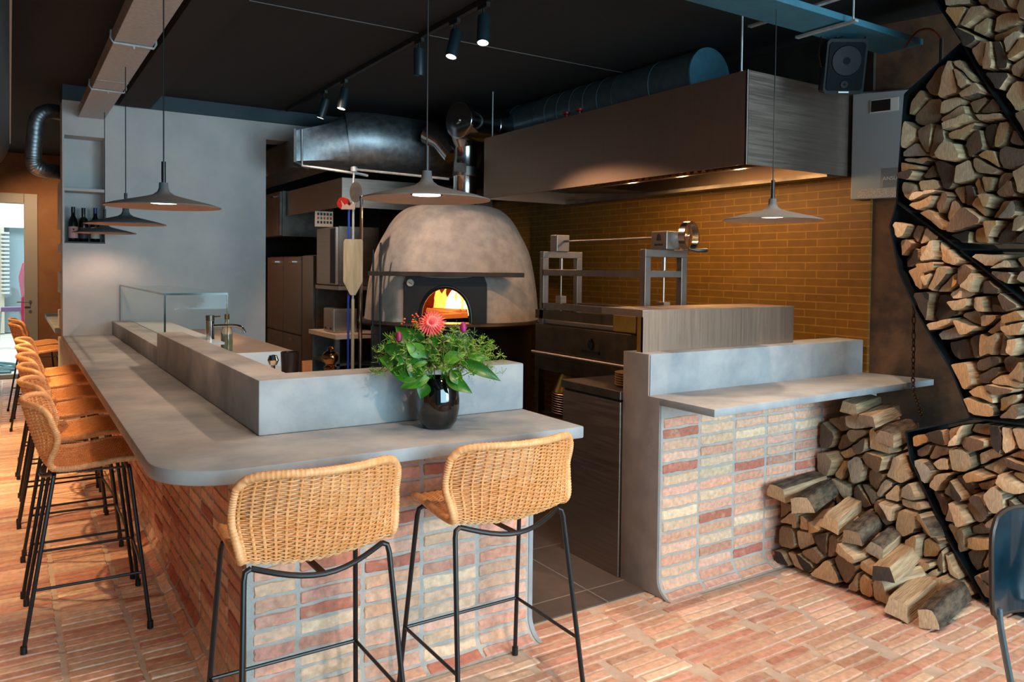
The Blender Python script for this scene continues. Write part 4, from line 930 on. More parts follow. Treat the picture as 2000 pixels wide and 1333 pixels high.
sc = Vector((3.83, 2.60, 2.725)); sn = Vector((-.55, -.80, -.22)).normalized(); sr = Vector((.82, -.57, .0)).normalized(); su = sr.cross(sn); su = su if su.z > 0 else -su
SPK = mat('speaker_black', lin('#060b0e'), rough=.6, spec=.2)
def S_(a, b, c): return sc+sr*a+su*b+sn*c
mb = MB()
fr_ = [(-.095, -.145), (.095, -.145), (.11, -.13), (.11, .13), (.095, .145), (-.095, .145), (-.11, .13), (-.11, -.13)]
mb.prism(fr_, lambda p: S_(p[0]*.62, p[1]*.94, -.20), lambda p: S_(p[0], p[1], 0)); mb.build('cabinet', SPK, spk, smooth=20)
mb = MB(); mb.prism([(p[0]*.88, p[1]*.88) for p in fr_], lambda p: S_(p[0], p[1], 0), lambda p: S_(p[0], p[1], .006)); mb.build('grille', mat('speaker_grille', lin('#070e12'), rough=.8, spec=.15), spk, smooth=0)
mb = MB(); q = sn; mb.lathe([(.082, .006), (.078, .011), (.062, .009), (.02, .0065)], S_(0, .03, 0), 32, sr, su, sn); mb.lathe([(.026, .006), (.02, .01), (.006, .008)], S_(0, -.095, 0), 20, sr, su, sn)
mb.f = [f for f in mb.f if len(f) == 4]; mb.m = [0]*len(mb.f); mb.c = [None]*len(mb.f); mb.build('driver', SPK, spk)
mb = MB(); mb.tube([S_(-.1, .0, -.08), S_(-.12, .06, -.08), S_(-.12, .168, -.08), S_(.12, .168, -.08), S_(.12, .06, -.08), S_(.1, 0, -.08)], .007, 6); mb.tube([S_(0, .168, -.08), (3.83, 2.66, 2.90)], .008, 6); mb.build('bracket', BLACK_M, spk)
mb = MB(); mb.obox(S_(.0, -.136, .0065), sr, su, sn, .028, .004, .0008); mb.build('name_badge', mat('badge_white', lin('#c8d2d6'), rough=.5), spk, smooth=0)
mb = MB(); mb.tube(catmull([(4.14, 2.45, 2.84), (4.20, 2.42, 2.93), (4.27, 2.38, 2.95), (4.33, 2.35, 2.90)], 8), .006, 6); tag(mb.build('orange_hose', mat('orange_rubber', lin('#8a3416'), rough=.5)), 'thin orange hose looping above the firewood rack', 'hose')
mb = MB(); mb.cyl((4.33, 2.35, 2.90), (4.33, 2.35, 2.62), .011, n=8); mb.tube([(3.95, 2.62, 2.60), (4.35, 2.5, 2.66), (4.37, 2.49, 2.62)], .006, 6); tag(mb.build('conduit_pipe', STEEL_D), 'thin dark conduit and rod beside the firewood rack', 'pipe')

# ---------------------------------------------------------------- wine niche bottles
BG = mat('bottle_glass_dark', lin('#0b0f0c'), rough=.12, spec=.6)
def bottle(x, y, z, lbl, capc, labc, shape=0, h=.30):
    t = thing('wine_bottle', (x, y, z), lbl, 'wine bottle', 'wine bottles in the niche')
    r = .037; s = h/.30
    P1 = [(0, 0), (r*.92, 0), (r, .006), (r, .16*s), (r*.8, .195*s), (.016, .225*s), (.0145, h), (0, h)] if shape == 0 else [(0, 0), (r*.92, 0), (r, .006), (r, .185*s), (r*.86, .205*s), (.0155, .222*s), (.0145, h), (0, h)]
    mb = MB(); mb.lathe(P1, (x, y, z), 24); mb.build('glass', BG, t)
    mb = MB(); mb.lathe([(.0155, h-.055), (.0158, h+.002), (0, h+.002)], (x, y, z), 16); mb.build('capsule', mat('cap'+capc, lin(capc), rough=.4), t)
    if labc:
        mb = MB(); mb.lathe([(r+.0006, .03), (r+.0006, .13*s)], (x, y, z), 24); mb.f = [f for f in mb.f if len(f) == 4]; mb.m = [0]*len(mb.f); mb.c = [None]*len(mb.f); lb_ = mb.build('label', mat('lab'+labc, lin(labc), rough=.6), t, fix=False)
        if labc == '#c9a5a0':
            mb = MB(); bird = [(-.02, .02), (-.006, .006), (0, .012), (.006, .004), (.02, .018), (.006, -.004), (.002, -.014), (-.004, -.004)]
            mb.prism(bird, lambda p: (x+p[0]*.8, y-r-.0012, z+.105+p[1]), lambda p: (x+p[0]*.8, y-r-.0022, z+.105+p[1])); mb.build('bird_print', BLACK, t, smooth=0)
    return t
bottle(.465, 7.78, 1.791, 'dark wine bottle with bird label, leftmost in the niche', '#15161a', '#c9a5a0')
bottle(.545, 7.80, 1.791, 'dark wine bottle, middle one in the niche', '#101114', '#3a3c40', 1, .295)
bottle(.635, 7.79, 1.791, 'wine bottle with blue capsule, rightmost in the niche', '#1e2a6b', '#b9b6aa', 0, .30)

# ---------------------------------------------------------------- behind the plaster wall: cabinet, second bar, spiral duct
wc_ = thing('wine_cabinet', (.6, 8.6, 0), 'tall black cabinet with pale shelves behind the plaster wall', 'cabinet')
mb = MB(); mb.box(.42, .9, 8.0, 8.62, .004, 2.5); mb.build('carcass', BLACK, wc_, smooth=0)
for z0, z1 in ((.0, .9), (1.0, 1.16), (1.33, 1.52), (1.70, 1.78), (1.92, 2.35)):
    mb = MB(); mb.box(.385, .419, 8.0, 8.6, max(.004, z0), z1 if z1-z0 < .2 or z0 == 0 else z1); mb.build('shelf_front', mat('pale_shelf', lin('#a8a59b'), lin('#c2beb2'), 5, .6), wc_, smooth=0)
cb2 = thing('second_bar', (.7, 10, 0), 'second smaller bar counter past the plaster wall', 'bar counter')
mb = MB(); mb.box(.36, .95, 8.66, 11.2, ZT-.05, ZT); mb.build('countertop', PLASTER, cb2, smooth=0, bevel=.006)
mb = MB(); mb.box(.66, .95, 8.7, 11.15, .004, ZT-.05); mb.build('base', BROWNWALL, cb2, smooth=0)
sd = thing('spiral_duct', (.3, 8.2, 2.5), 'corrugated silver duct bending down from the dark ceiling', 'ventilation duct')
sd_z = catmull([(.62, 8.5, 2.99), (.41, 8.32, 2.985), (.29, 8.2, 2.965), (.215, 8.18, 2.88), (.192, 8.18, 2.70), (.182, 8.18, 2.55), (.195, 8.18, 2.47), (.25, 8.2, 2.44), (.36, 8.3, 2.44), (.60, 8.5, 2.44)], 14)
mb = MB(); mb.tube(sd_z, [.066*(1.0+.035*(k % 3 == 0)) for k in range(len(sd_z))], 20); mb.build('tube', DUCT, sd)
bt = thing('black_duct', (-.27, 5, 2.6), 'large round black duct with a pale seam at the left edge', 'ventilation duct')
mb = MB(); mb.tube([(-.262, -1, 2.60), (-.262, 7.6, 2.60), (-.262, 7.8, 2.60), (-.262, 7.9, 2.60), (-.262, 7.93, 2.60)], [.27, .27, .262, .22, .12], 36); mb.build('tube', mat('black_duct_paint', lin('#10191d'), rough=.5), bt)
mb = MB(); mb.box(.004, .012, 1.0, 7.5, 2.56, 2.572); mb.build('seam_strip', mat('pale_strip', lin('#9a958c'), rough=.5), bt, smooth=0)

# ---------------------------------------------------------------- yard seen through the door
mb = MB(); mb.box(-8, 6, 12.96, 24, -.12, -.02); struct(mb.build('ground_yard', mat('yard_paving', lin('#b9b2a4'), lin('#d3cdc2'), 3, .8), smooth=0))
fb = thing('neighbour_building', (-3, 21, 0), 'pale rendered building across the yard', 'building')
mb = MB(); mb.box(-7, -.10, 21, 22, 0, 2.4); mb.build('wall', mat('cream_render', lin('#cfc8b6'), rough=.8), fb, smooth=0)
mb = MB(); mb.box(-8, 5, 21.05, 22, 2.4, 4.2); tag(mb.build('upper_band', mat('white_render', lin('#e6ecee'), rough=.8), fb, smooth=0), 'white upper wall')
mb = MB(); mb.box(-.10, 5, 21.2, 22, 0, 2.4); mb.build('grey_bay', mat('grey_render', lin('#8fa3aa'), rough=.8), fb, smooth=0)
mb = MB()
for k in range(16): mb.box(-.16, .0, 20.9, 21, .9+k*.09, .94+k*.09)
mb.build('corner_blocks', WHITE, fb, smooth=0)
mb = MB(); mb.lathe([(0, 0), (.10, .1), (.07, .9), (.12, 1.3), (.05, 1.6), (0, 1.62)], (.27, 19, 0), 12); tag(mb.build('red_parasol', mat('red_cloth', lin('#a3163c'), rough=.8)), 'folded dark red parasol standing in the yard', 'parasol')
for k in range(3):
    mb = MB(); pts = [(-.5+.5*math.cos(a*.7+k)+.05*k, 14.2+.7*math.sin(a*.5+k*1.3)+k*.3, .0) for a in range(14)]; mb.tube(catmull(pts, 4), .02, 6); tag(mb.build('garden_hose', mat('teal_hose', lin('#4f7f86'), rough=.5)), ['teal hose coiled on the paving, nearest the door', 'teal hose coiled in the middle of the paving', 'teal hose coiled furthest out in the yard'][k], 'hose')
tb = thing('yard_stool', (.02, 17.5, 0), 'small metal stool standing in the yard near the red parasol', 'stool')
mb = MB(); mb.box(-.14, .18, 17.4, 17.7, .68, .76); mb.build('seat', mat('blue_print', lin('#9a4a5a'), lin('#5a7ab0'), 30, .6), tb, smooth=0)
for a in (-.14, .16):
    for b in (17.42, 17.68): mb = MB(); mb.cyl((a*1.3, b, -.02), (a, b, .68), .014, n=8); mb.build('leg', GALV, tb)

# ---------------------------------------------------------------- kitchen bench behind the parapet
kb = thing('prep_counter', (1.3, 6, 0), 'inner prep counter with sandy top and pale marble end', 'kitchen counter')
mb = MB(); mb.box(.96, 1.68, 5.47, 7.68, .945, 1.0); mb.build('worktop', WORKTOP, kb, smooth=0, bevel=.003)
mb = MB(); mb.box(.96, 1.58, 5.50, 7.68, .004, .945); mb.build('base', STEEL_D, kb, smooth=0)
mb = MB(); mb.box(.96, 1.68, 5.455, 5.468, .88, 1.0); tag(mb.build('marble_end', MARBLE, kb, smooth=0), 'pale marble edge strip')
sk = thing('low_prep_unit', (1.3, 4.4, 0), 'low white topped prep unit beside the parapet', 'kitchen counter')
mb = MB(); mb.box(.96, 1.60, 3.08, 5.40, .85, .90); mb.build('top', WHITE, sk, smooth=0, bevel=.003)
mb = MB(); mb.box(.96, 1.58, 3.08, 5.40, .004, .85); mb.build('base', STEEL_D, sk, smooth=0)
gc = thing('glass_display_case', (1.0, 6.4, 1.0), 'frameless glass display case standing behind the low parapet', 'display case')
mb = MB(); mb.box(.818, .822, 5.31, 7.66, 1.097, 1.41); mb.box(.822, 1.20, 5.31, 5.315, 1.097, 1.41); mb.build('glass_panel', GLASS, gc, smooth=0)
mb = MB(); mb.box(.816, 1.20, 5.308, 7.66, 1.41, 1.416); mb.build('glass_top', GLASS, gc, smooth=0)
mb = MB(); mb.box(.813, .824, 5.303, 5.314, 1.097, 1.418); mb.box(.813, 1.20, 5.302, 5.308, 1.406, 1.419); mb.box(.811, .816, 5.308, 7.66, 1.406, 1.418); mb.box(1.196, 1.20, 5.304, 5.308, 1.0, 1.41); mb.box(.813, .818, 7.655, 7.665, 1.097, 1.418); tag(mb.build('glass_edge', GLASS_E, gc, smooth=0), 'dark green polished edges')
mb = MB(); mb.box(.92, 1.19, 5.35, 7.6, 1.075, 1.09); mb.build('tray', mat('case_tray', lin('#b4c2c8'), rough=.4), gc, smooth=0)
fa = thing('mixer_tap', (1.15, 5.60, 1.0), 'chrome kitchen tap with angled spout behind the parapet', 'tap')
tx, ty = 1.15, 5.60
mb = MB(); mb.cyl((tx, ty, 1.001), (tx, ty, 1.215), .027, n=20); mb.build('column', CHROME, fa)
mb = MB(); mb.cyl((tx, ty, 1.217), (tx, ty, 1.255), .028, n=20); mb.cyl((tx, ty, 1.245), (tx+.06, ty-.03, 1.248), .005, n=8); mb.build('lever', STEEL_D, fa)
mb = MB(); mb.tube(catmull([(tx, ty, 1.180), (tx+.08, ty-.04, 1.184), (tx+.15, ty-.08, 1.184), (tx+.185, ty-.10, 1.170), (tx+.205, ty-.11, 1.135)], 6), .012, 12); mb.build('spout', CHROME, fa)
ob = thing('oil_bottle', (1.265, 5.62, 1.0), 'glass olive oil bottle with pourer beside the tap', 'bottle')
OX, OY = 1.265, 5.62
mb = MB(); mb.lathe([(0, 0), (.036, 0), (.039, .01), (.039, .135), (.03, .165), (.014, .19), (.014, .225), (0, .225)], (OX, OY, 1.001), 28); mb.build('glass', mat('bottle_clear', (.85, .93, .8), rough=.03, trans=.9, ior=1.45), ob)
mb = MB(); mb.lathe([(0, .006), (.034, .006), (.035, .115), (0, .115)], (OX, OY, 1.001), 24); mb.build('oil', mat('olive_oil', lin('#a08a1e'), rough=.15, trans=.3), ob)
mb = MB(); mb.cyl((OX, OY, 1.225), (OX, OY, 1.26), .016, n=12); mb.cyl((OX, OY, 1.25), (OX, OY, 1.33), .003, n=6); mb.build('pourer', BRASS, ob)
pm = thing('pepper_mill', (1.43, 4.0, .901), 'rounded copper coloured pepper mill behind the front parapet', 'pepper mill')
mb = MB(); mb.lathe([(r_*1.0, z_*.73) for r_, z_ in [(0, 0), (.032, 0), (.034, .1), (.028, .2), (.034, .21), (.034, .225), (.022, .235), (.024, .245), (.040, .27), (.044, .295), (.036, .325), (.02, .34), (.012, .343), (.016, .355), (.012, .37), (0, .373)]], (1.43, 4.0, .901), 32)
mb.build('body', mat('copper_dark', lin('#6b4a30'), lin('#9a6e48'), 6, .14, 1), pm)
bx = thing('utensil_pot', (1.29, 4.25, .9), 'dark mug and bits standing on the prep unit by the parapet corner', 'pot')
mb = MB(); mb.lathe([(0, 0), (.042, 0), (.046, .15), (.05, .225), (.046, .227), (.04, .02), (0, .02)], (1.29, 4.25, .901), 24); mb.build('pot', mat('dark_brown_glaze', lin('#2a201b'), rough=.25), bx)
mb = MB(); mb.lathe([(0, 0), (.02, .004), (.03, .03), (.02, .056), (0, .06)], (1.19, 4.22, 1.06), 16); mb.lathe([(0, 0), (.012, 0), (.012, .17), (0, .17)], (1.19, 4.22, .901), 10); mb.build('steel_spoon_head', CHROME, bx)
mb = MB(); mb.obox((1.37, 4.2, 1.04), (1, .2, 0), (0, 0, 1), (0, 1, 0), .03, .04, .006); mb.lathe([(0, 0), (.012, 0), (.012, .15), (0, .15)], (1.37, 4.2, .901), 8); mb.build('orange_card', mat('orange_card', lin('#c98a55'), rough=.7), bx, smooth=0)

# ---------------------------------------------------------------- back kitchen appliances
def steelbox(name, lbl, cat, x0, x1, y0, y1, z0, z1, face='x', doors=((0, 1),), handles=True, m=None):
    t = thing(name, ((x0+x1)/2, (y0+y1)/2, z0), lbl, cat); m = m or STEEL
    mb = MB(); mb.box(x0+.02, x1, y0, y1, z0, z1); mb.build('body', STEEL_D, t, smooth=0)
    for a0, a1, b0, b1 in doors:
        mb = MB(); Y_0, Y_1 = y0+(y1-y0)*a0+.006, y0+(y1-y0)*a1-.006; Z_0, Z_1 = z0+(z1-z0)*b0+.006, z0+(z1-z0)*b1-.006
        mb.box(x0-.01, x0+.02, Y_0, Y_1, Z_0, Z_1); d = mb.build('door', m, t, smooth=0, bevel=.004)
        if handles:
            mb = MB(); mb.box(x0-.03, x0-.011, (Y_0+Y_1)/2-.06, (Y_0+Y_1)/2+.06, Z_1-.06, Z_1-.045) if b0 > .2 or True else None; h = mb.build('handle', CHROME, None, smooth=0); h.parent = d; h.location = -Vector(t.location)
    return t
KS = mat('kitchen_steel', lin('#938c82'), rough=.3, metal=1)
steelbox('steel_fridge', 'tall double steel fridge seen through the kitchen opening', 'fridge', 2.60, 3.3, 8.14, 9.44, .01, 1.705, doors=((0, .5, .5, 1), (.5, 1, .5, 1), (0, .5, 0, .5), (.5, 1, 0, .5)), m=KS)
steelbox('steel_cabinet', 'narrow tall steel cabinet right of the double fridge', 'cabinet', 2.60, 3.3, 7.76, 8.12, .004, 1.715, doors=((0, 1, 0, 1),), handles=False, m=KS)
steelbox('upper_cabinet', 'dark steel wall cabinet above the double fridge', 'cabinet', 2.66, 3.3, 9.14, 10.2, 1.95, 2.48, doors=((0, .5, 0, 1), (.5, 1, 0, 1)), m=STEEL_D)
h2 = thing('small_hood', (3.4, 7.3, 2.2), 'smaller steel extractor hood behind the pizza oven', 'extractor hood')
mb = MB(); mb.box(2.72, 4.44, 7.30, 7.31, 2.185, 2.47); mb.build('front_panel', STEEL, h2, smooth=0)
mb = MB(); mb.box(2.72, 2.73, 7.31, 9.1, 2.185, 2.47); mb.build('side_panel', STEEL_H, h2, smooth=0)
mb = MB(); mb.box(2.73, 4.44, 7.31, 7.68, 2.25, 2.27); mb.build('top', STEEL_D, h2, smooth=0)
ns = MB(); ns.box(2.50, 2.68, 7.44, 7.452, 1.99, 2.14)
sg = ns.build('notice_board', mat('notice_paper', lin('#c9b39a'), rough=.7), smooth=0); tag(sg, 'tilted white card with red and green symbols hanging below the hood', 'notice')
for i in range(5):
    for j in range(3):
        mb = MB(); x = 2.52+i*.032; z = 2.02+j*.04; mb.box(x, x+.02, 7.436, 7.44, z, z+.026); e = mb.build('symbol', [BLACK, RED, BLACK, mat('sign_green', lin('#1f5a3a'), rough=.6)][(i*2+j) % 4], None, smooth=0); e.parent = sg
co_ = steelbox('combi_oven', 'tall grey steel combi oven between fridge and pizza oven', 'oven', 2.58, 3.0, 7.05, 7.60, 1.42, 1.98, doors=((0, 1, 0, 1),), handles=False)
mb = MB(); mb.box(2.56, 2.57, 7.06, 7.18, 1.44, 1.96); mb.build('control_panel', BLACK, co_, smooth=0)
ct = thing('kitchen_table', (2.75, 7.2, 0), 'steel work table carrying the toaster beside the pizza oven', 'table')
mb = MB(); mb.box(2.50, 3.0, 6.85, 7.62, .93, .97); mb.build('top', WORKTOP, ct, smooth=0)
for x in (2.53, 2.95):
    for y in (6.9, 7.55): mb = MB(); mb.box(x-.02, x+.02, y-.02, y+.02, .004, .93); mb.build('leg', STEEL_D, ct, smooth=0)
mb = MB(); mb.box(2.52, 2.98, 6.88, 7.6, .40, .43); mb.box(2.52, 2.98, 6.88, 7.6, .68, .70); mb.build('shelf', STEEL_D, ct, smooth=0)
mb = MB(); mb.box(2.56, 2.98, 6.95, 7.60, 1.38, 1.415); tag(mb.build('oven_stand', STEEL), 'steel shelf carrying the combi oven', 'shelf')
to = thing('toaster', (2.65, 7.2, .97), 'square polished steel toaster on the work table', 'toaster')
mb = MB(); mb.box(2.56, 2.80, 7.08, 7.36, .972, 1.20); mb.build('body', mat('toaster_steel', lin('#b8b2aa'), rough=.25, metal=.8), to, smooth=0, bevel=.012)
mb = MB(); mb.box(2.556, 2.56, 7.13, 7.17, 1.0, 1.015); mb.box(2.556, 2.56, 7.27, 7.31, 1.0, 1.015); mb.build('lever', BLACK, to, smooth=0)
# peels and brushes standing left of the oven
pe = thing('wooden_pizza_peel', (2.28, 5.9, .5), 'long wooden pizza peel standing blade up left of the oven', 'pizza peel')
e1 = OR; pc = Vector((2.30, 5.92, 0))
bl = [(-.078, 1.48), (-.078, 1.80), (-.068, 1.82), (.068, 1.82), (.078, 1.80), (.078, 1.48), (.02, 1.37), (-.02, 1.37)]
mb = MB(); mb.prism(bl, lambda p: pc+e1*p[0]+Vector((0, 0, p[1])), lambda p: pc+e1*p[0]+Vector((0, 0, p[1]))-ON*.014); mb.build('blade', PEELWOOD, pe, smooth=0, bevel=.003)
mb = MB(); mb.tube([pc-ON*.007+Vector((0, 0, 1.34)), pc-ON*.007+Vector((0, 0, .06))], .013, 10); mb.build('handle', PEELWOOD, pe)
for a, z, m_, nm, lb, ct_ in ((-.045, 2.06, mat('blue_pole', lin('#2340a0'), rough=.4), 'oven_brush', 'oven brush on a blue pole behind the wooden peel', 'brush'), (-.01, 2.12, mat('white_pole', lin('#b9b6b0'), rough=.4), 'turning_peel', 'round steel turning peel on a pale pole behind the wooden peel', 'pizza peel'), (.055, 2.16, CHROME, 'tool_rack_pole', 'chrome tool rack post with round top beside the oven', 'rack')):
    t = thing(nm, tuple(pc-ON*.05+e1*a+Vector((0, 0, .05))), lb, ct_); q = pc-ON*.05+e1*a
    mb = MB(); mb.cyl(q+Vector((0, 0, .05)), q+Vector((0, 0, z)), .009 if nm != 'tool_rack_pole' else .013, n=10); mb.build('pole', m_, t)
    mb = MB()
    if nm == 'oven_brush': mb.prism([(-.06, 0), (.05, .0), (.06, .06), (.045, .035), (.03, .05), (.01, .03), (-.02, .045), (-.03, .03), (-.06, .07), (-.05, .03)], lambda p: q+e1*p[0]+Vector((0, 0, z+p[1])), lambda p: q+e1*p[0]+Vector((0, 0, z+p[1]))+ON*.02); mb.build('head', mat('brush_head', lin('#a58a78'), rough=.7), t, smooth=0)
    elif nm == 'turning_peel': mb.prism([(.05*math.cos(k*PI/10), .085*math.sin(k*PI/10)) for k in range(20)], lambda p: q+e1*(p[0]+.02)+Vector((0, 0, z+.08+p[1])), lambda p: q+e1*(p[0]+.02)+Vector((0, 0, z+.08+p[1]))+ON*.003); mb.build('head', STEEL_D, t, smooth=0)
    else: mb.lathe([(0, -.015), (.018, -.01), (.018, .01), (0, .018)], q+Vector((0, 0, z)), 12); mb.build('knob', CHROME, t)
rk2 = thing('tool_rack', (2.35, 6.05, 0), 'dark metal rack of poles and hooks left of the oven', 'rack')
mb = MB()
for a in (.03, .14, .20):
    q = pc-ON*.12+e1*a; mb.cyl(q, q+Vector((0, 0, 1.6+a)), .009, n=8)
for z in (.5, .8, 1.05): mb.bar(pc-ON*.12+e1*.03+Vector((0, 0, z)), pc-ON*.12+e1*.20+Vector((0, 0, z)), .03, .008)
mb.build('rails', BLACK_M, rk2)

# ---------------------------------------------------------------- vase and flowers
VX, VY = 1.395, 2.685
vs_ = MB(); vs_.lathe([(0, 0), (.045, 0), (.058, .004), (.074, .03), (.083, .075), (.084, .11), (.079, .155), (.068, .192), (.065, .197), (.061, .194), (.072, .12), (.06, .03), (0, .02)], (VX, VY, ZT), 48)
tag(vs_.build('flower_vase', mat('black_glaze', lin('#060708'), rough=.05, spec=.7, coat=.6), smooth=60), 'glossy black vase standing on the front counter', 'vase')
bq = thing('flower_bouquet', (VX, VY, ZT+.17), 'leafy green bouquet with a coral gerbera standing in the black vase', 'flower bouquet')
GRN = mat('leaf_green', lin('#16480f'), lin('#246a16'), 14, .35); GRN2 = mat('leaf_light', lin('#357318'), lin('#4f8a26'), 14, .4); GRN3 = mat('filler_green', lin('#41701d'), lin('#7a9a3a'), 20, .6); OLIVE = mat('filler_dark', lin('#2c3d16'), lin('#5a3a22'), 25, .6)
RV = Vector((cy, -sy, 0)); FV = Vector((sy, cy, 0)); UP = Vector((0, 0, 1)); V0 = Vector((VX, VY, ZT+.185))
def B_(a, b, z): return V0+RV*a*1.12+UP*z-FV*b       # right, up... toward camera b
def leaf(base, tip, width, m, cup=.25, side=None):
    base, tip = Vector(base), Vector(tip); d = tip-base; L_ = d.length; d.normalize(); s = side or d.cross(-FV+UP*.3); s.normalize(); n = s.cross(d).normalized()
    if n.dot(-FV) < 0: n = -n
    rows = []
    for i in range(9):
        t = i/8; w_ = width*math.sin(PI*min(1, t**.8))*(.0 if t in (0, 1) else 1); c = base+d*L_*t+n*(.10*L_*math.sin(PI*t))-UP*.12*L_*t*t
        rows.append([c+s*w_*k/2+n*(cup*w_*abs(k)/2*abs(k)/2*2) for k in (-1, -.5, 0, .5, 1)])
    mb = MB(); mb.grid(rows); return mb.build('leaf', m, bq, smooth=80, fix=False)
leaves = [((-.03, .06, .09), (-.145, .05, .235), .085, GRN), ((-.04, .08, .07), (-.19, .07, .16), .075, GRN), ((-.03, .1, .04), (-.155, .09, .06), .10, GRN), ((-.03, .08, .12), (-.02, .10, .15), .07, GRN2), ((-.04, .09, .10), (-.10, .11, .165), .06, GRN2),
          ((-.02, .09, .02), (-.12, .1, -.005), .055, GRN2), ((-.03, .09, .0), (-.05, .11, -.05), .055, GRN), ((.03, .08, .02), (.125, .11, -.02), .055, GRN), ((.08, .08, .08), (.22, .09, .03), .05, GRN), ((.05, .09, .05), (.09, .1, -.0), .05, GRN),
          ((-.06, .09, .08), (-.075, .12, .02), .07, GRN), ((.02, .07, .08), (.10, .07, .12), .05, GRN2), ((-.12, .06, .06), (-.20, .05, .10), .06, GRN2), ((.10, .05, .1), (.18, .05, .10), .04, GRN2)]
for (a, b, w_, m) in leaves: leaf(B_(a[0], a[1], a[2]), B_(b[0], b[1], b[2]), w_, m)
for k in range(46):
    an = random.uniform(0, 2*PI); rr = random.uniform(.02, .15); h_ = random.uniform(.04, .17); c = B_(rr*math.cos(an)*1.15, rr*math.sin(an)*.8, h_*(1.1-rr)); dr_ = Vector((random.uniform(-1, 1), random.uniform(-1, 1), random.uniform(-.2, 1))).normalized()
    leaf(c, c+dr_*random.uniform(.04, .075), random.uniform(.018, .034), [GRN, GRN2, GRN][k % 3])
mb = MB()
for k in range(30):
    an = random.uniform(0, 2*PI); rr = random.uniform(.02, .20); top = B_(rr*math.cos(an), rr*math.sin(an)*.7, random.uniform(.10, .235)-rr*.25); b0 = V0+Vector((random.uniform(-.03, .03), random.uniform(-.03, .03), -.12))
    mb.tube(catmull([b0, b0.lerp(top, .4)+UP*.05, top], 4), .0018, 5)
tag(mb.build('stems', GRN2, bq), kind='stuff')
for nm, m, cnt, zr, xr in (('filler_foliage', GRN3, 330, (.04, .235), .23), ('dark_filler_foliage', OLIVE, 70, (.03, .19), .12)):
    mb = MB()
    for k in range(cnt):
        an = random.uniform(0, 2*PI); rr = xr*math.sqrt(random.random()); h_ = random.uniform(*zr)*(1-.45*(rr/xr)**2); c = B_(rr*math.cos(an), rr*math.sin(an)*.62+.01, h_)
        for j in range(9):
            d = Vector((random.gauss(0, 1), random.gauss(0, 1), random.gauss(.6, 1))).normalized(); q = c+d*random.uniform(.012, .028); s = d.orthogonal().normalized()*random.uniform(.0012, .0028)
            mb.add([c, c.lerp(q, .6)+s, q, c.lerp(q, .6)-s], [(0, 1, 2, 3)])
            e = random.uniform(.0012, .0022); mb.add([q+Vector((e, 0, 0)), q+Vector((0, e, 0)), q+Vector((-e, 0, 0)), q+Vector((0, -e, 0)), q+Vector((0, 0, e)), q-Vector((0, 0, e))], [(0, 1, 4), (1, 2, 4), (2, 3, 4), (3, 0, 4), (1, 0, 5), (2, 1, 5), (3, 2, 5), (0, 3, 5)])
    tag(mb.build(nm, m, bq, smooth=0, fix=False), kind='stuff')
gc_ = B_(-.010, .13, .228); gn = (-FV+UP*.55).normalized(); g1 = gn.cross(UP).normalized(); g2 = gn.cross(g1)
mb = MB()
for ring_, (r0_, r1_, nn_, tl) in enumerate(((.010, .056, 26, .0), (.008, .046, 22, .010), (.006, .032, 18, .018))):
    for k in range(nn_):
        an = 2*PI*k/nn_+ring_*.1; d = g1*math.cos(an)+g2*math.sin(an); s = gn.cross(d)*.0048
        mb.add([gc_+d*r0_+gn*tl, gc_+d*(r1_*.6)+gn*(tl+.003)+s, gc_+d*r1_+gn*(tl*.7), gc_+d*(r1_*.6)+gn*(tl+.003)-s], [(0, 1, 2, 3)])
fl1 = mb.build('gerbera_petals', mat('coral_petal', lin('#d63a44'), lin('#ef7168'), 60, .5), bq, smooth=0, fix=False); tag(fl1, 'coral red gerbera bloom')
mb = MB(); mb.lathe([(.014, .012), (.012, .02), (.001, .024)], gc_, 16, g1, g2, gn); mb.build('gerbera_centre', mat('petal_core', lin('#a82a3a'), rough=.7), bq)
for (a, b, z, c) in ((.092, .12, .215, '#8c0f5c'), (-.125, .10, .175, '#7c1440'), (-.03, .08, .25, '#7c1440')):
    mb = MB(); mb.lathe([(0, -.022), (.010, -.015), (.0135, 0), (.009, .016), (0, .022)], B_(a, b, z), 14); mb.build('flower_bud', mat('bud'+c, lin(c), rough=.5), bq)
mb = MB()
for k in range(26):
    c = B_(-.075+random.gauss(0, .022), .07+random.gauss(0, .012), .235+random.gauss(0, .018)); mb.lathe([(0, -.004), (.005, 0), (0, .004)], c, 6)
mb.build('orange_berries', mat('berry_orange', lin('#d8542a'), rough=.5), bq)

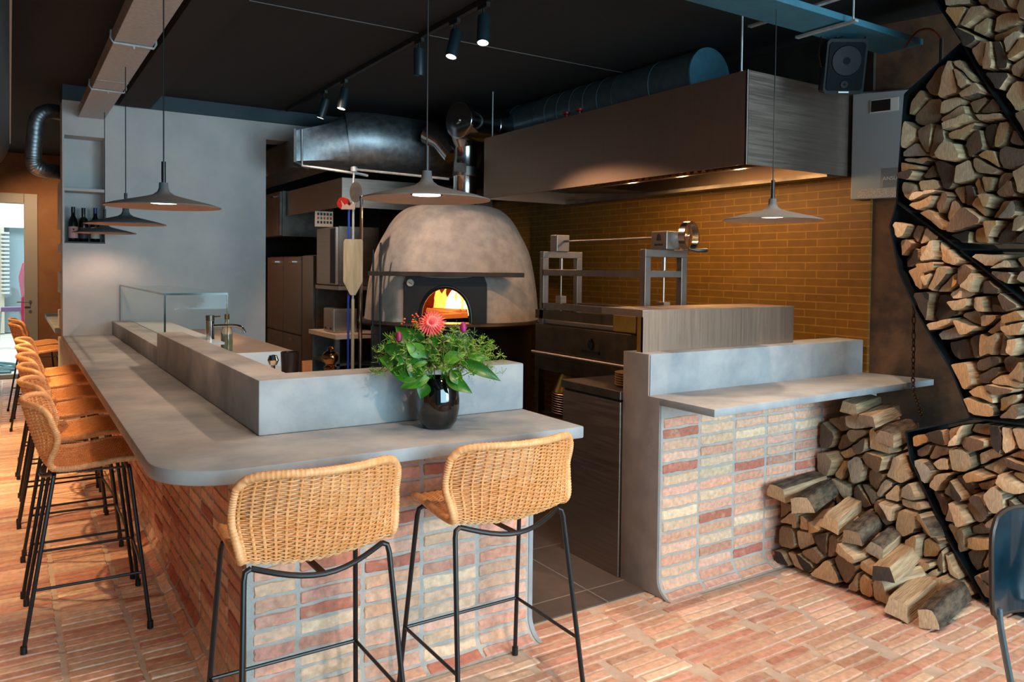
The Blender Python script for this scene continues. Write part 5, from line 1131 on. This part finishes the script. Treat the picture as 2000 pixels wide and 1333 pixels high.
# ---------------------------------------------------------------- chair at the lower right corner
chn = thing('dining_chair', (2.85, 1.15, 0), 'dark blue-black shell chair cut off at the bottom right corner', 'chair')
TEAL = mat('chair_shell', lin('#081820'), lin('#0f2e38'), 6, .16, spec=.6, coat=.3)
def C_(s, t):   # s up 0..1, t across 0..1
    base = Vector((2.665, 1.23, .47)); up = Vector((-.085, -.03, .34)); ac = Vector((.30, -.14, 0)); nb = Vector((.35, .9, 0)).normalized()
    edge = 1-(1-s)**4*0
    p = base+up*s+ac*t+nb*(.07*math.sin(PI*t)-.0)
    return p+UP*(.03*math.sin(PI*t)*s)
rows = []
for i in range(15):
    s = i/14; row = []
    for j in range(21):
        t = j/20; q = 2*t-1; lim = (1-abs(2*s-1)**6)**(1/6) if abs(2*s-1) < 1 else .35; lim = max(lim, .75); row.append(C_(s, .5+q*lim*.5))
    rows.append(row)
mb = MB(); mb.grid(rows); mb.grid([[p+Vector((.35, .9, 0)).normalized()*.014 for p in r_] for r_ in rows]); 
bk = mb.build('backrest', TEAL, chn, smooth=60)
loop = rows[0]+[r_[-1] for r_ in rows[1:-1]]+rows[-1][::-1]+[r_[0] for r_ in rows[-2:0:-1]]
mb = MB(); mb.tube([p+Vector((.35, .9, 0)).normalized()*.007 for p in loop], .0085, 6, closed=True); e = mb.build('edge', mat('ply_edge', lin('#3a2a20'), rough=.5), None); e.parent = bk; e.location = -Vector(chn.location)
mb = MB(); mb.tube(catmull([(2.72, 1.24, .50), (2.73, 1.235, .42), (2.77, 1.21, .20), (2.80, 1.19, .01)], 5), .011, 8); mb.build('leg', mat('chair_leg_steel', lin('#6f8088'), rough=.3, metal=.8), chn)
mb = MB(); mb.tube(catmull([(3.03, 1.07, .49), (3.05, 1.05, .40), (3.14, 1.02, .20), (3.2, 1.0, .01)], 5), .011, 8); mb.build('leg', MATS['chair_leg_steel'], chn)
for a, b in (((2.72, .75, .44), (2.70, .72, .01)), ((3.02, .66, .44), (3.06, .62, .01))):
    mb = MB(); mb.cyl(a, b, .011, n=8); mb.build('leg', MATS['chair_leg_steel'], chn)
rows = [[Vector((2.77, 1.18, .47)).lerp(Vector((2.68, .74, .45)), i/8)+Vector((.29, -.13, 0))*(j/8)-UP*.02*math.sin(PI*j/8) for j in range(9)] for i in range(9)]
mb = MB(); mb.grid(rows); mb.grid([[p-UP*.012 for p in r_] for r_ in rows]); mb.build('seat', TEAL, chn, smooth=60)
print('logs', LOGN[0])
